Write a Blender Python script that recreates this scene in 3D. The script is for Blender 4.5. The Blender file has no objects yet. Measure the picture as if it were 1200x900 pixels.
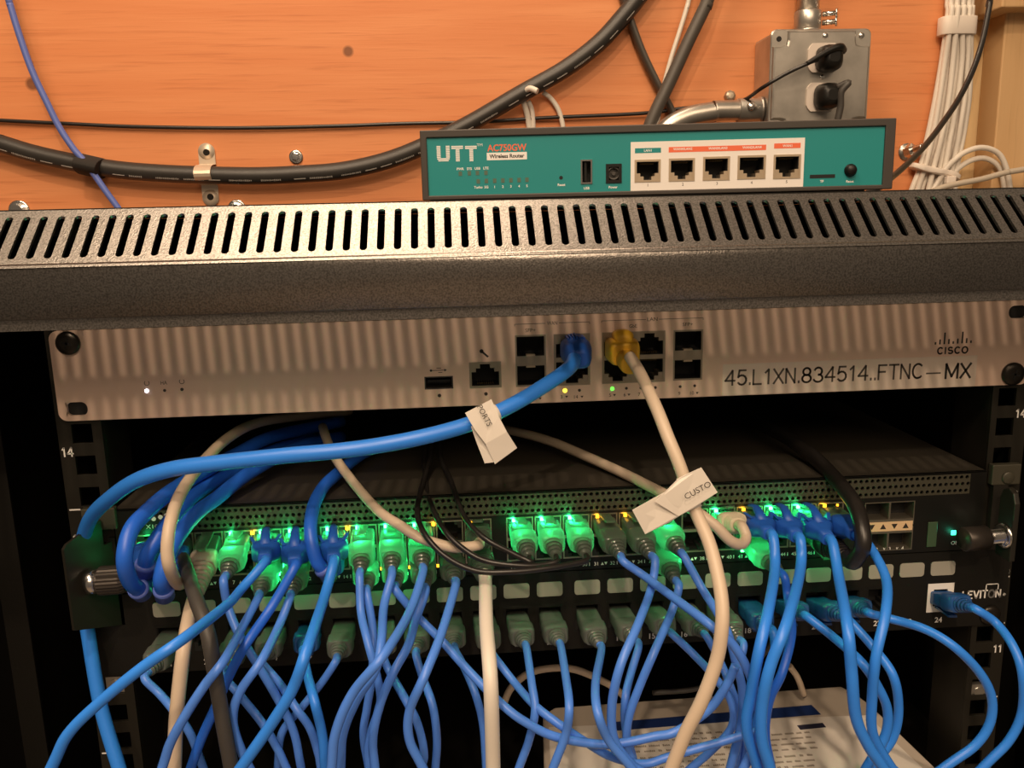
import bpy, math, random
from mathutils import Vector, Matrix
random.seed(7)
SC = bpy.context.scene
COL = SC.collection
S = 0.001            # everything below is written in millimetres
ZOFF = 1300.0        # height of the firewall's top edge above the floor

# ------------------------------------------------------------------ camera
PITCH, YAW, ROLL, FPX = 0.197, 0.066, 0.024, 979.9
CAM = Vector((190.19, -402.23, 46.67))
cy, sy, cp, sp, cr, sr = math.cos(YAW), math.sin(YAW), math.cos(PITCH), math.sin(PITCH), math.cos(ROLL), math.sin(ROLL)
F_ = Vector((sy*cp, cy*cp, -sp)); R0 = Vector((cy, -sy, 0)); D0 = F_.cross(R0)
R_ = R0*cr + D0*sr; D_ = D0*cr - R0*sr
cd = bpy.data.cameras.new('camera'); cam = bpy.data.objects.new('camera', cd); COL.objects.link(cam)
M = Matrix.Identity(4)
for i, v in enumerate((R_, -D_, -F_)):
    for j in range(3): M[j][i] = v[j]
M.translation = Vector((CAM.x*S, CAM.y*S, (CAM.z+ZOFF)*S))
cam.matrix_world = M
cd.sensor_width = 36; cd.lens = FPX/1200*36; cd.clip_start = 0.01; cd.clip_end = 50
SC.camera = cam

# ------------------------------------------------------------------ world, lamps, exposure
w = bpy.data.worlds.new('world'); SC.world = w; w.use_nodes = True
bg = w.node_tree.nodes['Background']; bg.inputs[0].default_value = (1.0, 0.76, 0.54, 1); bg.inputs[1].default_value = 0.13
SC.view_settings.view_transform = 'Standard'; SC.view_settings.look = 'None'
SC.view_settings.exposure = 0.0; SC.view_settings.gamma = 1; SC.view_settings.use_curve_mapping = False
def P3(x, y, z): return Vector((x*S, y*S, (z+ZOFF)*S))
def lamp(kind, name, loc, target, power, col, size=0.05, sizey=None):
    l = bpy.data.lights.new(name, kind); l.energy = power; l.color = col
    if kind == 'AREA':
        l.size = size
        if sizey: l.shape = 'RECTANGLE'; l.size_y = sizey
    else: l.shadow_soft_size = size
    o = bpy.data.objects.new(name, l); COL.objects.link(o); o.location = P3(*loc)
    d = P3(*target) - P3(*loc); o.rotation_euler = d.to_track_quat('-Z', 'Y').to_euler(); return o
WARM = (1.0, 0.75, 0.52)
lamp('AREA', 'ceiling_tube', (60, 95, 1100), (140, 40, 0), 24.0, WARM, 2.5, 0.24)
lamp('AREA', 'ceiling_lamp_near', (20, -1330, 1040), (240, 100, 0), 7.0, WARM, 0.045, 0.045)
lamp('AREA', 'ceiling_lamp_high', (60, -900, 1330), (240, 100, 0), 8.5, WARM, 0.04, 0.04)
lamp('AREA', 'room_bounce_fill', (500, -2200, 1450), (240, 0, -50), 30.0, (1, .73, .49), 2.0, 1.2)  # added broad front fill, stands in for light bounced around the room

# ------------------------------------------------------------------ pixel -> point on the plane Y (rack millimetres)
def ray(px, py): return (F_*FPX + R_*(px-600) + D_*(py-450)).normalized()
def at(px, py, Y):
    d = ray(px, py); t = (Y-CAM.y)/d.y; return CAM + d*t
def at_z(px, py, Z):
    d = ray(px, py); t = (Z-CAM.z)/d.z; return CAM + d*t
def rect(a, b, c, d, Y):           # pixel box -> x0,x1,z0,z1 on plane Y
    mx, my = (a+c)/2, (b+d)/2
    return at(a, my, Y).x, at(c, my, Y).x, at(mx, d, Y).z, at(mx, b, Y).z

# ------------------------------------------------------------------ materials
MATS = {}
def mat(name, col, rough=0.5, metal=0.0, spec=0.5, emit=0, noise=0, nscale=200, ncol=None, bump=0, alpha=1, coat=0):
    if name in MATS: return MATS[name]
    m = bpy.data.materials.new(name); m.use_nodes = True; nt = m.node_tree; b = nt.nodes['Principled BSDF']
    c = (*col, 1)
    b.inputs['Base Color'].default_value = c; b.inputs['Roughness'].default_value = rough
    b.inputs['Metallic'].default_value = metal; b.inputs['Specular IOR Level'].default_value = spec
    b.inputs['Coat Weight'].default_value = coat
    if emit: b.inputs['Emission Color'].default_value = c; b.inputs['Emission Strength'].default_value = emit
    if noise or bump:
        tc = nt.nodes.new('ShaderNodeTexCoord'); n = nt.nodes.new('ShaderNodeTexNoise'); n.inputs['Scale'].default_value = nscale
        n.inputs['Detail'].default_value = 4; nt.links.new(tc.outputs['Object'], n.inputs['Vector'])
        if noise:
            mx = nt.nodes.new('ShaderNodeMix'); mx.data_type = 'RGBA'
            mx.inputs['A'].default_value = c
            mx.inputs['B'].default_value = (*(ncol or [v*(1-noise) for v in col]), 1)
            rp = nt.nodes.new('ShaderNodeMapRange'); rp.inputs['From Min'].default_value = .4; rp.inputs['From Max'].default_value = .65
            nt.links.new(n.outputs['Fac'], rp.inputs['Value']); nt.links.new(rp.outputs[0], mx.inputs['Factor']); nt.links.new(mx.outputs['Result'], b.inputs['Base Color'])
        if bump:
            bp = nt.nodes.new('ShaderNodeBump'); bp.inputs['Strength'].default_value = bump; bp.inputs['Distance'].default_value = 0.0005
            nt.links.new(n.outputs['Fac'], bp.inputs['Height']); nt.links.new(bp.outputs[0], b.inputs['Normal'])
    MATS[name] = m; return m
def clear_mat(name, col, transp=0.35, gloss=0.12, transl=0.6):
    m = bpy.data.materials.new(name); m.use_nodes = True; nt = m.node_tree; nt.nodes.clear(); N = nt.nodes.new; L = nt.links.new
    out = N('ShaderNodeOutputMaterial'); tl = N('ShaderNodeBsdfTranslucent'); df = N('ShaderNodeBsdfDiffuse'); tr = N('ShaderNodeBsdfTransparent'); gl = N('ShaderNodeBsdfGlossy')
    for n in (tl, df): n.inputs['Color'].default_value = (*col, 1)
    tr.inputs['Color'].default_value = (*[min(1, .55+.45*c) for c in col], 1); gl.inputs['Roughness'].default_value = .18
    a = N('ShaderNodeMixShader'); a.inputs[0].default_value = transl; L(df.outputs[0], a.inputs[1]); L(tl.outputs[0], a.inputs[2])
    b = N('ShaderNodeMixShader'); b.inputs[0].default_value = transp; L(a.outputs[0], b.inputs[1]); L(tr.outputs[0], b.inputs[2])
    c = N('ShaderNodeMixShader'); c.inputs[0].default_value = gloss; L(b.outputs[0], c.inputs[1]); L(gl.outputs[0], c.inputs[2]); L(c.outputs[0], out.inputs[0])
    MATS[name] = m; return m
def wood_mat(name, base, dark, red, axis='X', knots=()):
    m = bpy.data.materials.new(name); m.use_nodes = True; nt = m.node_tree; N = nt.nodes.new; L = nt.links.new; b = nt.nodes['Principled BSDF']
    tc = N('ShaderNodeTexCoord'); mp = N('ShaderNodeMapping'); L(tc.outputs['Object'], mp.inputs['Vector'])
    mp.inputs['Scale'].default_value = (2.2, 2, 26) if axis == 'X' else (26, 2, 2.2)
    n1 = N('ShaderNodeTexNoise'); n1.inputs['Scale'].default_value = 1.6; n1.inputs['Detail'].default_value = 6; n1.inputs['Distortion'].default_value = .8; L(mp.outputs[0], n1.inputs['Vector'])
    mp2 = N('ShaderNodeMapping'); L(tc.outputs['Object'], mp2.inputs['Vector']); mp2.inputs['Scale'].default_value = (14, 9, 380) if axis == 'X' else (380, 9, 14)
    n2 = N('ShaderNodeTexNoise'); n2.inputs['Scale'].default_value = 1.0; n2.inputs['Detail'].default_value = 3; L(mp2.outputs[0], n2.inputs['Vector'])
    n3 = N('ShaderNodeTexNoise'); n3.inputs['Scale'].default_value = 3.5; n3.inputs['Detail'].default_value = 2; L(tc.outputs['Object'], n3.inputs['Vector'])
    r1 = N('ShaderNodeValToRGB'); r1.color_ramp.elements[0].position = .25; r1.color_ramp.elements[1].position = .7
    r1.color_ramp.elements[0].color = (*red, 1); r1.color_ramp.elements[1].color = (*base, 1); L(n1.outputs['Fac'], r1.inputs[0])
    mr = N('ShaderNodeMapRange'); mr.inputs['From Min'].default_value = .56; mr.inputs['From Max'].default_value = .72; mr.inputs['To Max'].default_value = .42; L(n2.outputs['Fac'], mr.inputs['Value'])
    mx = N('ShaderNodeMix'); mx.data_type = 'RGBA'; L(mr.outputs[0], mx.inputs['Factor']); L(r1.outputs[0], mx.inputs['A']); mx.inputs['B'].default_value = (*dark, 1)
    mx2 = N('ShaderNodeMix'); mx2.data_type = 'RGBA'; mr3 = N('ShaderNodeMapRange'); mr3.inputs['From Min'].default_value = .4; mr3.inputs['From Max'].default_value = .7; mr3.inputs['To Max'].default_value = .35
    L(n3.outputs['Fac'], mr3.inputs['Value']); L(mr3.outputs[0], mx2.inputs['Factor']); L(mx.outputs['Result'], mx2.inputs['A']); mx2.inputs['B'].default_value = (*red, 1)
    last = mx2.outputs['Result']
    for (kx, kz, kr) in knots:                       # knots of the timber, in object metres
        dd = N('ShaderNodeVectorMath'); dd.operation = 'DISTANCE'
        cmb = N('ShaderNodeCombineXYZ'); sep = N('ShaderNodeSeparateXYZ'); L(tc.outputs['Object'], sep.inputs[0]); L(sep.outputs[0], cmb.inputs[0]); L(sep.outputs[2], cmb.inputs[2])
        L(cmb.outputs[0], dd.inputs[0]); dd.inputs[1].default_value = (kx, 0, kz)
        add = N('ShaderNodeMath'); add.operation = 'MULTIPLY_ADD'; L(n1.outputs['Fac'], add.inputs[0]); add.inputs[1].default_value = kr*.6; L(dd.outputs['Value'], add.inputs[2])
        k = N('ShaderNodeMapRange'); k.inputs['From Min'].default_value = kr*1.0; k.inputs['From Max'].default_value = kr*1.5; k.inputs['To Min'].default_value = .75; k.inputs['To Max'].default_value = 0; L(add.outputs[0], k.inputs['Value'])
        m3 = N('ShaderNodeMix'); m3.data_type = 'RGBA'; L(k.outputs[0], m3.inputs['Factor']); L(last, m3.inputs['A']); m3.inputs['B'].default_value = (.10, .035, .015, 1); last = m3.outputs['Result']
    L(last, b.inputs['Base Color']); b.inputs['Roughness'].default_value = .55; b.inputs['Specular IOR Level'].default_value = .35
    bp = N('ShaderNodeBump'); bp.inputs['Strength'].default_value = .25; bp.inputs['Distance'].default_value = .0006; L(n2.outputs['Fac'], bp.inputs['Height']); L(bp.outputs[0], b.inputs['Normal'])
    MATS[name] = m; return m
BLUE = mat('blue_pvc', (.02, .14, .74), .38, spec=.5)
BLUE2 = mat('slim_blue_pvc', (.085, .255, .86), .36)
BLUE3 = mat('bright_blue_pvc', (.035, .25, .92), .36)
BBOOT = mat('blue_boot', (.015, .10, .48), .45)
BRING = mat('pale_blue_boot_ring', (.10, .16, .55), .4)
BEIGE = mat('beige_pvc', (.62, .50, .38), .42)
WHITE = mat('white_pvc', (.74, .68, .60), .4)
BLACKC = mat('black_pvc', (.016, .014, .013), .35)
GREYC = mat('grey_rubber', (.055, .05, .045), .5)
YEL = mat('yellow_boot', (.78, .44, .03), .45)
BLK = mat('black_powder_coat', (.0085, .0075, .006), .5, spec=.3, bump=.15, nscale=900)
BLKS = mat('black_plastic', (.0075, .007, .006), .4, spec=.35)
HOLE = mat('dark_cavity', (.006, .006, .006), .7)
HOOD = mat('hammered_grey_paint', (.36, .335, .31), .31, metal=.92, spec=.6, noise=1, ncol=(.19, .178, .165), nscale=1400, bump=.28)
MXM = mat('satin_silver_paint', (.82, .61, .49), .48, metal=.25, bump=.06, nscale=1500)
STEEL = mat('galvanised_steel', (.55, .52, .47), .34, metal=.85, noise=.25, nscale=30)
CHROME = mat('bright_steel', (.75, .73, .70), .2, metal=1)
SHIELD = mat('jack_shield_metal', (.62, .50, .36), .35, metal=.7)
SHIELD2 = mat('silver_shield_metal', (.42, .36, .28), .35, metal=.8)
GOLD = mat('gold_contacts', (.16, .11, .05), .4, metal=1)
SWTOP = mat('switch_dark_metal', (.08, .07, .055), .42, metal=.35, bump=.1, nscale=900)
SWGREY = mat('switch_front_grey', (.075, .07, .05), .45, metal=.2)
TEAL = mat('teal_plate', (.012, .25, .255), .42)
FRAME = mat('charcoal_bezel', (.05, .042, .036), .5)
WPRINT = mat('white_print', (.85, .83, .80), .5)
DPRINT = mat('black_print', (.03, .025, .02), .5)
DPRINT2 = mat('faded_black_print', (.10, .085, .07), .5)
OPRINT = mat('orange_print', (.85, .16, .07), .5)
GPRINT = mat('grey_print', (.30, .25, .20), .5)
WPANEL = mat('white_plate', (.86, .82, .78), .4)
PAPER = mat('paper', (.86, .80, .72), .6, noise=.06, nscale=20)
TAPE = mat('clear_label_tape', (.80, .68, .58), .25)
NAVY = mat('navy_print', (.015, .04, .17), .5)
NYLON = mat('white_nylon', (.78, .70, .62), .45)
LABELW = mat('label_insert', (.36, .34, .29), .4)
CLEAR = clear_mat('clear_plastic', (.30, .36, .30), .45, .05, .7)
SMOKE = clear_mat('smoky_clear_plastic', (.24, .26, .24), .30, .06, .4)
BCLEAR = clear_mat('blue_clear_plastic', (.03, .13, .42), .12, .12, .3)
GLED = mat('green_led', (.10, 1.0, .30), emit=9)
GLED2 = mat('small_green_led', (.15, 1.0, .08), emit=1.6)
ALED = mat('amber_led', (1.0, .42, .02), emit=3.2)
YLED = mat('yellow_led', (1.0, .72, .05), emit=3)
WLED = mat('white_led', (.75, .80, 1.0), emit=12)
TLED = mat('teal_led', (.05, 1.0, .55), emit=3)
OFFLED = mat('unlit_led', (.05, .04, .035), .3)

# ------------------------------------------------------------------ mesh builder
class MB:
    def __init__(s): s.v = []; s.f = []; s.sm = []
    def add(s, vs, fs, T=None, smooth=False):
        k = len(s.v); s.v += [(T @ Vector(p)) if T else Vector(p) for p in vs]
        s.f += [tuple(i+k for i in f) for f in fs]; s.sm += [smooth]*len(fs); return s
    def box(s, x0, x1, y0, y1, z0, z1, T=None):
        x0, x1 = sorted((x0, x1)); y0, y1 = sorted((y0, y1)); z0, z1 = sorted((z0, z1))
        return s.add([(x, y, z) for z in (z0, z1) for y in (y0, y1) for x in (x0, x1)],
                     [(0, 2, 3, 1), (4, 5, 7, 6), (0, 1, 5, 4), (2, 6, 7, 3), (0, 4, 6, 2), (1, 3, 7, 5)], T)
    def loft(s, rings, T=None, smooth=True, caps=True):
        n = len(rings[0]); vs = [p for r in rings for p in r]; fs = []
        for i in range(len(rings)-1):
            for j in range(n): fs.append((i*n+j, i*n+(j+1) % n, (i+1)*n+(j+1) % n, (i+1)*n+j))
        s.add(vs, fs, T, smooth)
        if caps:
            k = len(s.v)-len(vs); s.f += [tuple(k+j for j in range(n))[::-1], tuple(k+len(vs)-n+j for j in range(n))]; s.sm += [False, False]
        return s
    def cyl(s, p0, p1, r0, r1=None, n=16, T=None, smooth=True):
        p0 = Vector(p0); p1 = Vector(p1); r1 = r0 if r1 is None else r1
        d = (p1-p0).normalized(); u = d.orthogonal().normalized(); v = d.cross(u)
        return s.loft([[p+(u*math.cos(a)+v*math.sin(a))*r for a in [2*math.pi*i/n for i in range(n)]] for p, r in ((p0, r0), (p1, r1))], T, smooth)
    def lathe(s, p0, d, prof, n=18, T=None, smooth=True):   # prof: (dist, radius)
        p0 = Vector(p0); d = Vector(d).normalized(); u = d.orthogonal().normalized(); v = d.cross(u)
        return s.loft([[p0+d*t+(u*math.cos(a)+v*math.sin(a))*max(r, .01) for a in [2*math.pi*i/n for i in range(n)]] for t, r in prof], T, smooth)
    def tube(s, pts, r, n=10, T=None, flat=None):
        rings = []; u = None
        for i, p in enumerate(pts):
            d = (pts[min(i+1, len(pts)-1)]-pts[max(i-1, 0)]).normalized()
            if u is None:
                u = (Vector((0, 0, 1)) if abs(d.z) < .8 else Vector((0, 1, 0))); u = (u-d*u.dot(d)).normalized()
            u = (u-d*u.dot(d)).normalized(); v = d.cross(u); rr = r(i/(len(pts)-1)) if callable(r) else r
            a_, b_ = (rr, rr) if not flat else (rr, rr*flat)
            rings.append([p+u*math.cos(a)*a_+v*math.sin(a)*b_ for a in [2*math.pi*k/n for k in range(n)]])
        return s.loft(rings, T)
    def prism(s, poly, off, T=None):      # poly: 3d points, off: vector
        n = len(poly); o = Vector(off); vs = [Vector(p) for p in poly]+[Vector(p)+o for p in poly]
        fs = [tuple(range(n)), tuple(range(2*n-1, n-1, -1))]+[(i, i+n, (i+1) % n+n, (i+1) % n) for i in range(n)]
        return s.add(vs, fs, T)
    def build(s, name, m, parent=None, bevel=0, rootloc=None):
        me = bpy.data.meshes.new(name)
        off = parent_off(parent) if rootloc is None else rootloc
        me.from_pydata([((p.x-off.x)*S, (p.y-off.y)*S, (p.z-off.z)*S) for p in s.v], [], s.f)
        me.polygons.foreach_set('use_smooth', s.sm); me.materials.append(m)
        import bmesh
        bm = bmesh.new(); bm.from_mesh(me); bmesh.ops.recalc_face_normals(bm, faces=bm.faces); bm.to_mesh(me); bm.free()
        o = bpy.data.objects.new(name, me); COL.objects.link(o)
        if bevel:
            b = o.modifiers.new('bevel', 'BEVEL'); b.width = bevel*S; b.segments = 2; b.limit_method = 'ANGLE'; b.angle_limit = .7
        if parent: o.parent = parent
        else: o.location = P3(off.x, off.y, off.z)
        o['_off'] = tuple(off)
        return o
def parent_off(p):
    return Vector(p['_off']) if p is not None and '_off' in p else Vector((0, 0, 0))
def spline(P, n=8):
    P = [Vector(p) for p in P]; Q = [P[0]*2-P[1]]+P+[P[-1]*2-P[-2]]; out = []
    for i in range(1, len(Q)-2):
        a, b, c, d = Q[i-1:i+3]
        for k in range(n):
            t = k/n; out.append(.5*((2*b)+(c-a)*t+(2*a-5*b+4*c-d)*t*t+(3*b-3*c+d-a)*t**3))
    return out+[P[-1]]
def resample(pts, n):
    L = [0]
    for a, b in zip(pts, pts[1:]): L.append(L[-1]+(b-a).length)
    out = []; j = 0
    for i in range(n):
        t = L[-1]*i/(n-1)
        while j < len(L)-2 and L[j+1] < t: j += 1
        out.append(pts[j].lerp(pts[j+1], (t-L[j])/max(L[j+1]-L[j], 1e-9)))
    return out
def tag(o, label=None, cat=None, group=None, kind=None):
    for k, v in (('label', label), ('category', cat), ('group', group), ('kind', kind)):
        if v: o[k] = v
    return o
def thing(name, loc, label, cat, group=None, rotz=0):
    o = bpy.data.objects.new(name, None); COL.objects.link(o); o.location = P3(*loc); o.rotation_euler.z = rotz
    o.empty_display_size = .01; o['_off'] = (0, 0, 0) if rotz else tuple(loc)
    return tag(o, label, cat, group)
_tc = bpy.data.curves.new('tmp_text', 'FONT'); _to = bpy.data.objects.new('tmp_text', _tc)
def text(mb, s, width=None, height=None, T=None, centre=True, sx=None, bold=0):
    """adds lettering in local X (right) / Z (up) facing -Y, fitted to width/height; origin bottom-left or centre"""
    _tc.body = s; _tc.size = 10; _tc.offset = bold; _tc.resolution_u = 3
    me = bpy.data.meshes.new_from_object(_to); vs = [v.co.copy() for v in me.vertices]; fs = [tuple(p.vertices) for p in me.polygons]; bpy.data.meshes.remove(me)
    x0 = min(v.x for v in vs); x1 = max(v.x for v in vs); y0 = min(v.y for v in vs); y1 = max(v.y for v in vs)
    ky = height/(y1-y0) if height else width/(x1-x0); kx = width/(x1-x0) if width else ky
    ox = (x0+x1)/2 if centre else x0; oy = (y0+y1)/2 if centre else y0
    mb.add([((v.x-ox)*kx, 0, (v.y-oy)*ky) for v in vs], fs, T)
def _arc(cx, cy, rx, ry, a0, a1, n=10):
    return [(cx+rx*math.cos(math.radians(a0+(a1-a0)*k/n)), cy+ry*math.sin(math.radians(a0+(a1-a0)*k/n))) for k in range(n+1)]
GL = {'4': (.6, [[(.45, 0), (.45, 1), (.0, .3), (.6, .3)]]), '1': (.45, [[(.08, .78), (.28, 1), (.28, 0)]]),
 '5': (.58, [[(.52, 1), (.12, 1), (.05, .52)]+_arc(.28, .33, .28, .33, 125, -145)]), '.': (.1, [[(.05, 0), (.05, .1)]]), 'L': (.52, [[(0, 1), (0, 0), (.5, 0)]]),
 'X': (.62, [[(0, 0), (.6, 1)], [(0, 1), (.6, 0)]]), 'N': (.6, [[(0, 0), (0, 1), (.56, 0), (.56, 1)]]), '8': (.58, [_arc(.28, .75, .23, .25, 0, 360, 16), _arc(.28, .26, .28, .26, 0, 360, 16)]),
 '3': (.58, [_arc(.27, .74, .24, .26, 160, -85), _arc(.27, .26, .29, .26, 85, -160)]), 'F': (.52, [[(0, 0), (0, 1), (.5, 1)], [(0, .53), (.42, .53)]]), 'T': (.6, [[(0, 1), (.6, 1)], [(.3, 1), (.3, 0)]]),
 'C': (.66, [_arc(.34, .5, .34, .5, 48, 312, 16)]), 'M': (.75, [[(0, 0), (0, 1), (.36, .12), (.72, 1), (.72, 0)]]), '-': (.7, [[(0, .42), (.68, .42)]]),
 '2': (.58, [_arc(.28, .72, .27, .28, 170, -30)+[(0, 0), (.56, 0)]]), '0': (.58, [_arc(.28, .5, .28, .5, 0, 360, 18)]), 'I': (.12, [[(.05, 0), (.05, 1)]]),
 'S': (.6, [_arc(.3, .74, .26, .26, 40, 270)+_arc(.3, .25, .29, .25, 90, -140)]), 'O': (.74, [_arc(.36, .5, .36, .5, 0, 360, 18)]),
 'V': (.62, [[(0, 1), (.3, 0), (.6, 1)]]), 'E': (.52, [[(.5, 0), (0, 0), (0, 1), (.5, 1)], [(0, .52), (.42, .52)]])}
def stroke_text(mb, s, width, height, T, th=.11, gap=.17, tx=None):
    x = 0; segs = []
    for ch in s:
        w_, st = GL[ch]
        for pl in st:
            for a, b in zip(pl, pl[1:]): segs.append((a[0]+x, a[1], b[0]+x, b[1]))
        x += w_+gap
    tot = x-gap; kx = width/tot if width else height; t = th*height/2
    for (a, b, c, d) in segs:
        p, q = Vector(((a-tot/2)*kx, 0, (b-.5)*height)), Vector(((c-tot/2)*kx, 0, (d-.5)*height)); e = (q-p).normalized()*t; n = Vector((-e.z, 0, e.x))
        mb.add([p-e*.7-n, q+e*.7-n, q+e*.7+n, p-e*.7+n], [(0, 1, 2, 3)], T)
def TR(x, y, z): return Matrix.Translation((x, y, z))
def frame_T(o, right, up, normal):
    m = Matrix.Identity(4)
    for i, v in enumerate((right, -normal, up)):
        for j in range(3): m[j][i] = v[j]
    m.translation = o; return m
def holed_plate(mb, x0, x1, z0, z1, holes, y0, y1, T=None):
    """flat plate in XZ with rectangular holes, thickness y0..y1"""
    xs = sorted({x0, x1, *[h[0] for h in holes], *[h[1] for h in holes]}); zs = sorted({z0, z1, *[h[2] for h in holes], *[h[3] for h in holes]})
    xs = [x for x in xs if x0 <= x <= x1]; zs = [z for z in zs if z0 <= z <= z1]
    def solid(i, j):
        if i < 0 or j < 0 or i >= len(xs)-1 or j >= len(zs)-1: return False
        cx, cz = (xs[i]+xs[i+1])/2, (zs[j]+zs[j+1])/2
        return not any(h[0] < cx < h[1] and h[2] < cz < h[3] for h in holes)
    for i in range(len(xs)-1):
        for j in range(len(zs)-1):
            if not solid(i, j): continue
            a, b, c, d = xs[i], xs[i+1], zs[j], zs[j+1]
            V = [(a, y0, c), (b, y0, c), (b, y0, d), (a, y0, d), (a, y1, c), (b, y1, c), (b, y1, d), (a, y1, d)]
            Fc = [(0, 1, 2, 3), (7, 6, 5, 4)]
            if not solid(i, j-1): Fc.append((0, 4, 5, 1))
            if not solid(i, j+1): Fc.append((3, 2, 6, 7))
            if not solid(i-1, j): Fc.append((0, 3, 7, 4))
            if not solid(i+1, j): Fc.append((1, 5, 6, 2))
            mb.add(V, Fc, T)
def rj_socket(mbs, mbd, mbg, x0, x1, z0, z1, y, tab_up=True, T=None, rim=.9, keys=None):
    mbk = keys or mbd
    """shielded 8-pin socket: metal rim, dark stepped cavity behind it, gold contacts"""
    mbs.box(x0, x1, y-.3, y+12, z1-rim, z1, T); mbs.box(x0, x1, y-.3, y+12, z0, z0+rim, T)
    mbs.box(x0, x0+rim, y-.3, y+12, z0+rim, z1-rim, T); mbs.box(x1-rim, x1, y-.3, y+12, z0+rim, z1-rim, T)
    w_, h_ = x1-x0, z1-z0; a, b, c, d = x0+rim, x1-rim, z0+rim, z1-rim
    mbd.box(a, b, y+11, y+12, c, d, T)
    for q in (a, b-.3): mbd.box(q, q+.3, y+.4, y+11, c, d, T)
    for q in (c, d-.3): mbd.box(a, b, y+.4, y+11, q, q+.3, T)
    s1, s2 = h_*.16, h_*.30
    def zz(t0, t1): return (c+t0, c+t1) if not tab_up else (d-t1, d-t0)
    p, q = zz(0, s1); mbk.box(a, a+w_*.27, y, y+10, p, q, T); mbk.box(b-w_*.27, b, y, y+10, p, q, T)
    p, q = zz(s1, s2); mbk.box(a, a+w_*.14, y, y+10, p, q, T); mbk.box(b-w_*.14, b, y, y+10, p, q, T)
    p, q = (d-1.2, d-.5) if not tab_up else (c+.5, c+1.2)
    for k in range(8):
        gx = a+(b-a)*(.22+.56*k/7); mbg.box(gx-.22, gx+.22, y+2, y+8, p, q, T)

# ------------------------------------------------------------------ room
WY = 495.0
def struct(o): o['kind'] = 'structure'; return o
k1 = at(408, 60, WY); k2 = at(38, 98, WY)
PLY = wood_mat('orange_plywood', (.76, .305, .125), (.42, .13, .045), (.66, .225, .08), knots=((k1.x*S, k1.z*S, .0052), (k2.x*S, k2.z*S, .0062)))
TAN = wood_mat('pale_tan_board', (.80, .60, .33), (.55, .34, .15), (.72, .50, .25), axis='Z')
TAN2 = wood_mat('tan_stud', (.66, .43, .22), (.40, .24, .10), (.58, .36, .17), axis='Z')
xe = at(1118, 100, WY).x
m = MB(); m.box(-1400, xe, WY, WY+18, -1300, 900); o = m.build('wall_back', PLY); struct(o)
m = MB(); m.box(xe, 1800, WY+30, WY+48, -1300, 900); o = m.build('wall_back_pale', TAN); o.name = 'wall_right'; struct(o)
m = MB(); m.box(xe, xe+3, WY, WY+48, -1300, 900); o = m.build('trim_1', TAN2); struct(o)
xs_ = at(1162, 100, WY+10).x
m = MB(); m.box(xs_, xs_+38, WY-4, WY+30, -1300, at(1180, 14, WY).z); o = m.build('trim_2', TAN2, bevel=1.5); struct(o)
m = MB(); zb = at(1180, 14, WY-10).z; m.box(xe+26, 1100, WY-30, WY+30, zb, zb+38); o = m.build('trim_3', TAN2, bevel=1.5); struct(o)
m = MB(); m.box(-1800, 1800, -3200, WY+50, -1310, -1300); o = m.build('floor', mat('concrete_floor', (.35, .31, .27), .7, noise=.2, nscale=6)); struct(o)

# ------------------------------------------------------------------ cabinet
XL, XR_ = -58.0, 541.0
cab = thing('network_cabinet', (241, 200, -340), 'black wall cabinet whose grey slotted top edge crosses the picture', 'cabinet')
YL = -77.0; ZL1 = at(600, 299, YL).z; ZL0 = at(600, 357, YL).z; ZLB0 = at(600, 370, YL+3).z      # front lip
YT = -53.0; ZT = at(600, 233, YT).z
HX0 = at(8.5, 278, -65).x - 6.8*9      # a slot sits at the photographed pitch
PIT = (at(1183-.5, 252, -65).x - at(8.5, 278, -65).x)/61.0
def strip_pt(x, t, d=0):              # t: 0 at lip, 1 at top
    n = Vector((0, -1, 1)).normalized()
    return Vector((x, YL+(YT-YL)*t, ZL1+(ZT-ZL1)*t)) + n*d
m = MB()
Ls = math.hypot(YT-YL, ZT-ZL1)
ns = 86; sw = PIT*.44; t0, t1 = .15, .87
for i in range(ns):
    cx = HX0+i*PIT; xa, xb = cx-PIT/2, cx+PIT/2
    if xa < XL-2 or xb > XR_+2: continue
    hole = []; K = 6; r = sw/2
    for k in range(K+1): a = math.pi*k/K; hole.append((cx+r*math.cos(a), t1+(r/Ls)*math.sin(a)-r/Ls))
    for k in range(K+1): a = math.pi+math.pi*k/K; hole.append((cx+r*math.cos(a), t0+(r/Ls)*math.sin(a)+r/Ls))
    outer = []
    for k, (hx, ht) in enumerate(hole):
        kk = k if k <= K else k-K-1
        ex = cx+(PIT/2)*max(-1, min(1, 2*math.cos(math.pi*kk/K)*(1 if k <= K else -1)))
        if kk in (0, K): outer.append((xb if (k in (0, 2*K+1)) else xa, ht))
        else: outer.append((ex, 1.0 if k <= K else 0.0))
    n_ = len(hole); base = []
    for d_ in (0, -1.2):
        base += [strip_pt(x, t, d_) for x, t in hole]+[strip_pt(x, t, d_) for x, t in outer]
    fs = []; N2 = 2*n_
    for k in range(n_):
        k2 = (k+1) % n_
        fs += [(k, k2, n_+k2, n_+k), (N2+k, N2+n_+k, N2+n_+k2, N2+k2), (k, N2+k, N2+k2, k2)]
    for (ka, kb, xx, tt) in ((0, 1, xb, 1.), (K-1, K, xa, 1.), (K+1, K+2, xa, 0.), (2*K, 2*K+1, xb, 0.)):
        b0 = len(base); base += [strip_pt(xx, tt, 0), strip_pt(xx, tt, -1.2)]
        fs += [(n_+ka, n_+kb, b0), (N2+n_+ka, b0+1, N2+n_+kb)]
    m.add(base, fs)
xA, xB = XL, XR_
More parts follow.
